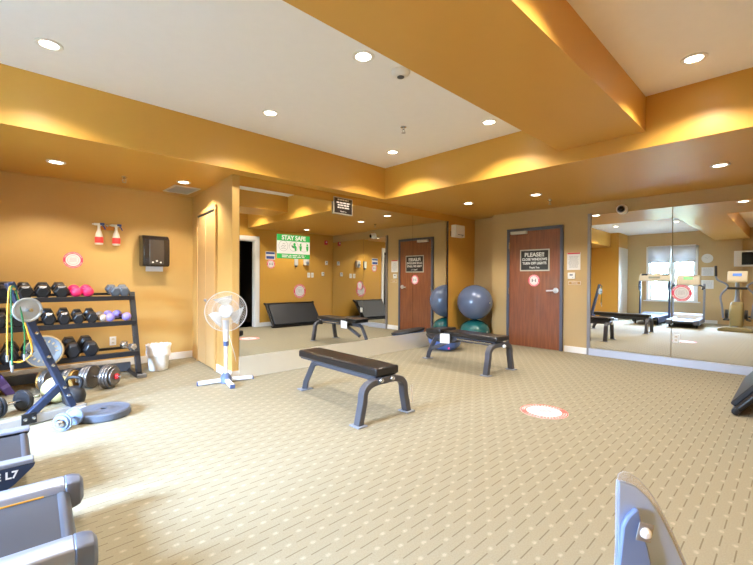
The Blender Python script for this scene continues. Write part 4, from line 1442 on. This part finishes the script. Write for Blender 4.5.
# ---------------------------------------------------------------- black mats leaning on the opposite wall
t = thing('folded_mat', 'black padded folding mat leaning against the opposite wall', 'gym mat', (4.79, 0.40, 0), 0)
f = B()
f.box((.72, 0, .37), (1.40, .03, .66))
f.build('mat_panel', mat('black_gloss_vinyl', (12, 12, 15), .4, var=.1, bump=.25, bscale=9, spec=.15), t, rot=(R(38), 0, 0))
f = B()
f.tube(sm_([(.03, 0, .06), (.03, 0, .05), (.03, 0, .4), (.03, 0, .70), (.04, 0, .71), (.72, 0, .71), (1.40, 0, .71), (1.41, 0, .70), (1.41, 0, .4), (1.41, 0, .05), (1.40, 0, .04), (.72, 0, .04), (.04, 0, .04), (.03, 0, .06)], 4), .028, 12)
f.build('padded_edge', VINYL, t, rot=(R(38), 0, 0))
B().box((.72, .045, .36), (1.34, .05, .60)).build('rear_panel', RUBBER, t, rot=(R(38), 0, 0), bevel=.015)

# ---------------------------------------------------------------- machine guard close to the camera
gc = Vector((1.35*.692, 1.35*.722, 0))
gr = Vector((.722, -.692, 0))
t = thing('machine_guard', 'blue grey metal machine guard with a clear shield, close to the camera', 'machine guard', gc+gr*.806)
SLATE = mat('blue_grey_panel', (166, 184, 214), .38, 0, var=.03)
def fin(top, grow):
    pts = [(-.0, 0), (.006, .28), (.006, .47), (.012, top-.012), (.03, top), (.052, top-.006), (.084, top-.028), (.115, top-.062), (.146, top-.106), (.172, top-.153), (.197, top-.203), (.222, top-.256), (.246, top-.313), (.31, top-.45), (.35, 0)]
    return pts
def shrink(pts, k):
    return [(.10+(x-.10)*k, z*(k if z > 0 else 1)) for x, z in pts]
fn = Vector((-.692, -.722, 0))
f = B()
f.prism(fin(.556, 0), -fn*.012, gr, (0, 0, 1), .006)
f.build('clear_shield', CLEARP, t, bevel=.002)
f = B()
inner = [(-.0, .0), (.012, .28), (.012, .47), (.014, .522), (.03, .520), (.070, .507), (.110, .472), (.142, .428), (.168, .382), (.194, .330), (.220, .274), (.245, .217), (.298, .09), (.325, 0)]
f.prism(inner, -fn*.004, gr, (0, 0, 1), -.02)
f.build('guard_panel', SLATE, t, bevel=.004)
f = B()
f.prism([(-.02, .0), (.008, .28), (.018, .38), (.032, .41), (.062, .440), (.072, .435), (.085, .36), (.102, .31), (.125, .20), (.145, 0)], fn*.016, gr, (0, 0, 1), -.018)
f.build('raised_cover', mat('blue_grey_cover', (120, 142, 188), .4, 0, var=.03), t, bevel=.006)
q = gr*.076+Vector((0, 0, .375))+fn*.036
B().box(q, (.05, .004, .06), (0, R(12), math.atan2(gr.y, gr.x))).build('washer_plate', mat('grey_washer', (150, 148, 150), .4, .3), t, bevel=.002)
B().lathe([(0, .02), (.010, .018), (.017, .008), (.018, 0), (0, 0)], q, fn, 20).build('bolt', WPLAS, t)
f = B()
f.bar(gr*-.1+Vector((0, 0, .02))-fn*.03, gr*.40+Vector((0, 0, .02))-fn*.03, .06, .04)
f.build('floor_rail', STEEL, t, bevel=.006)
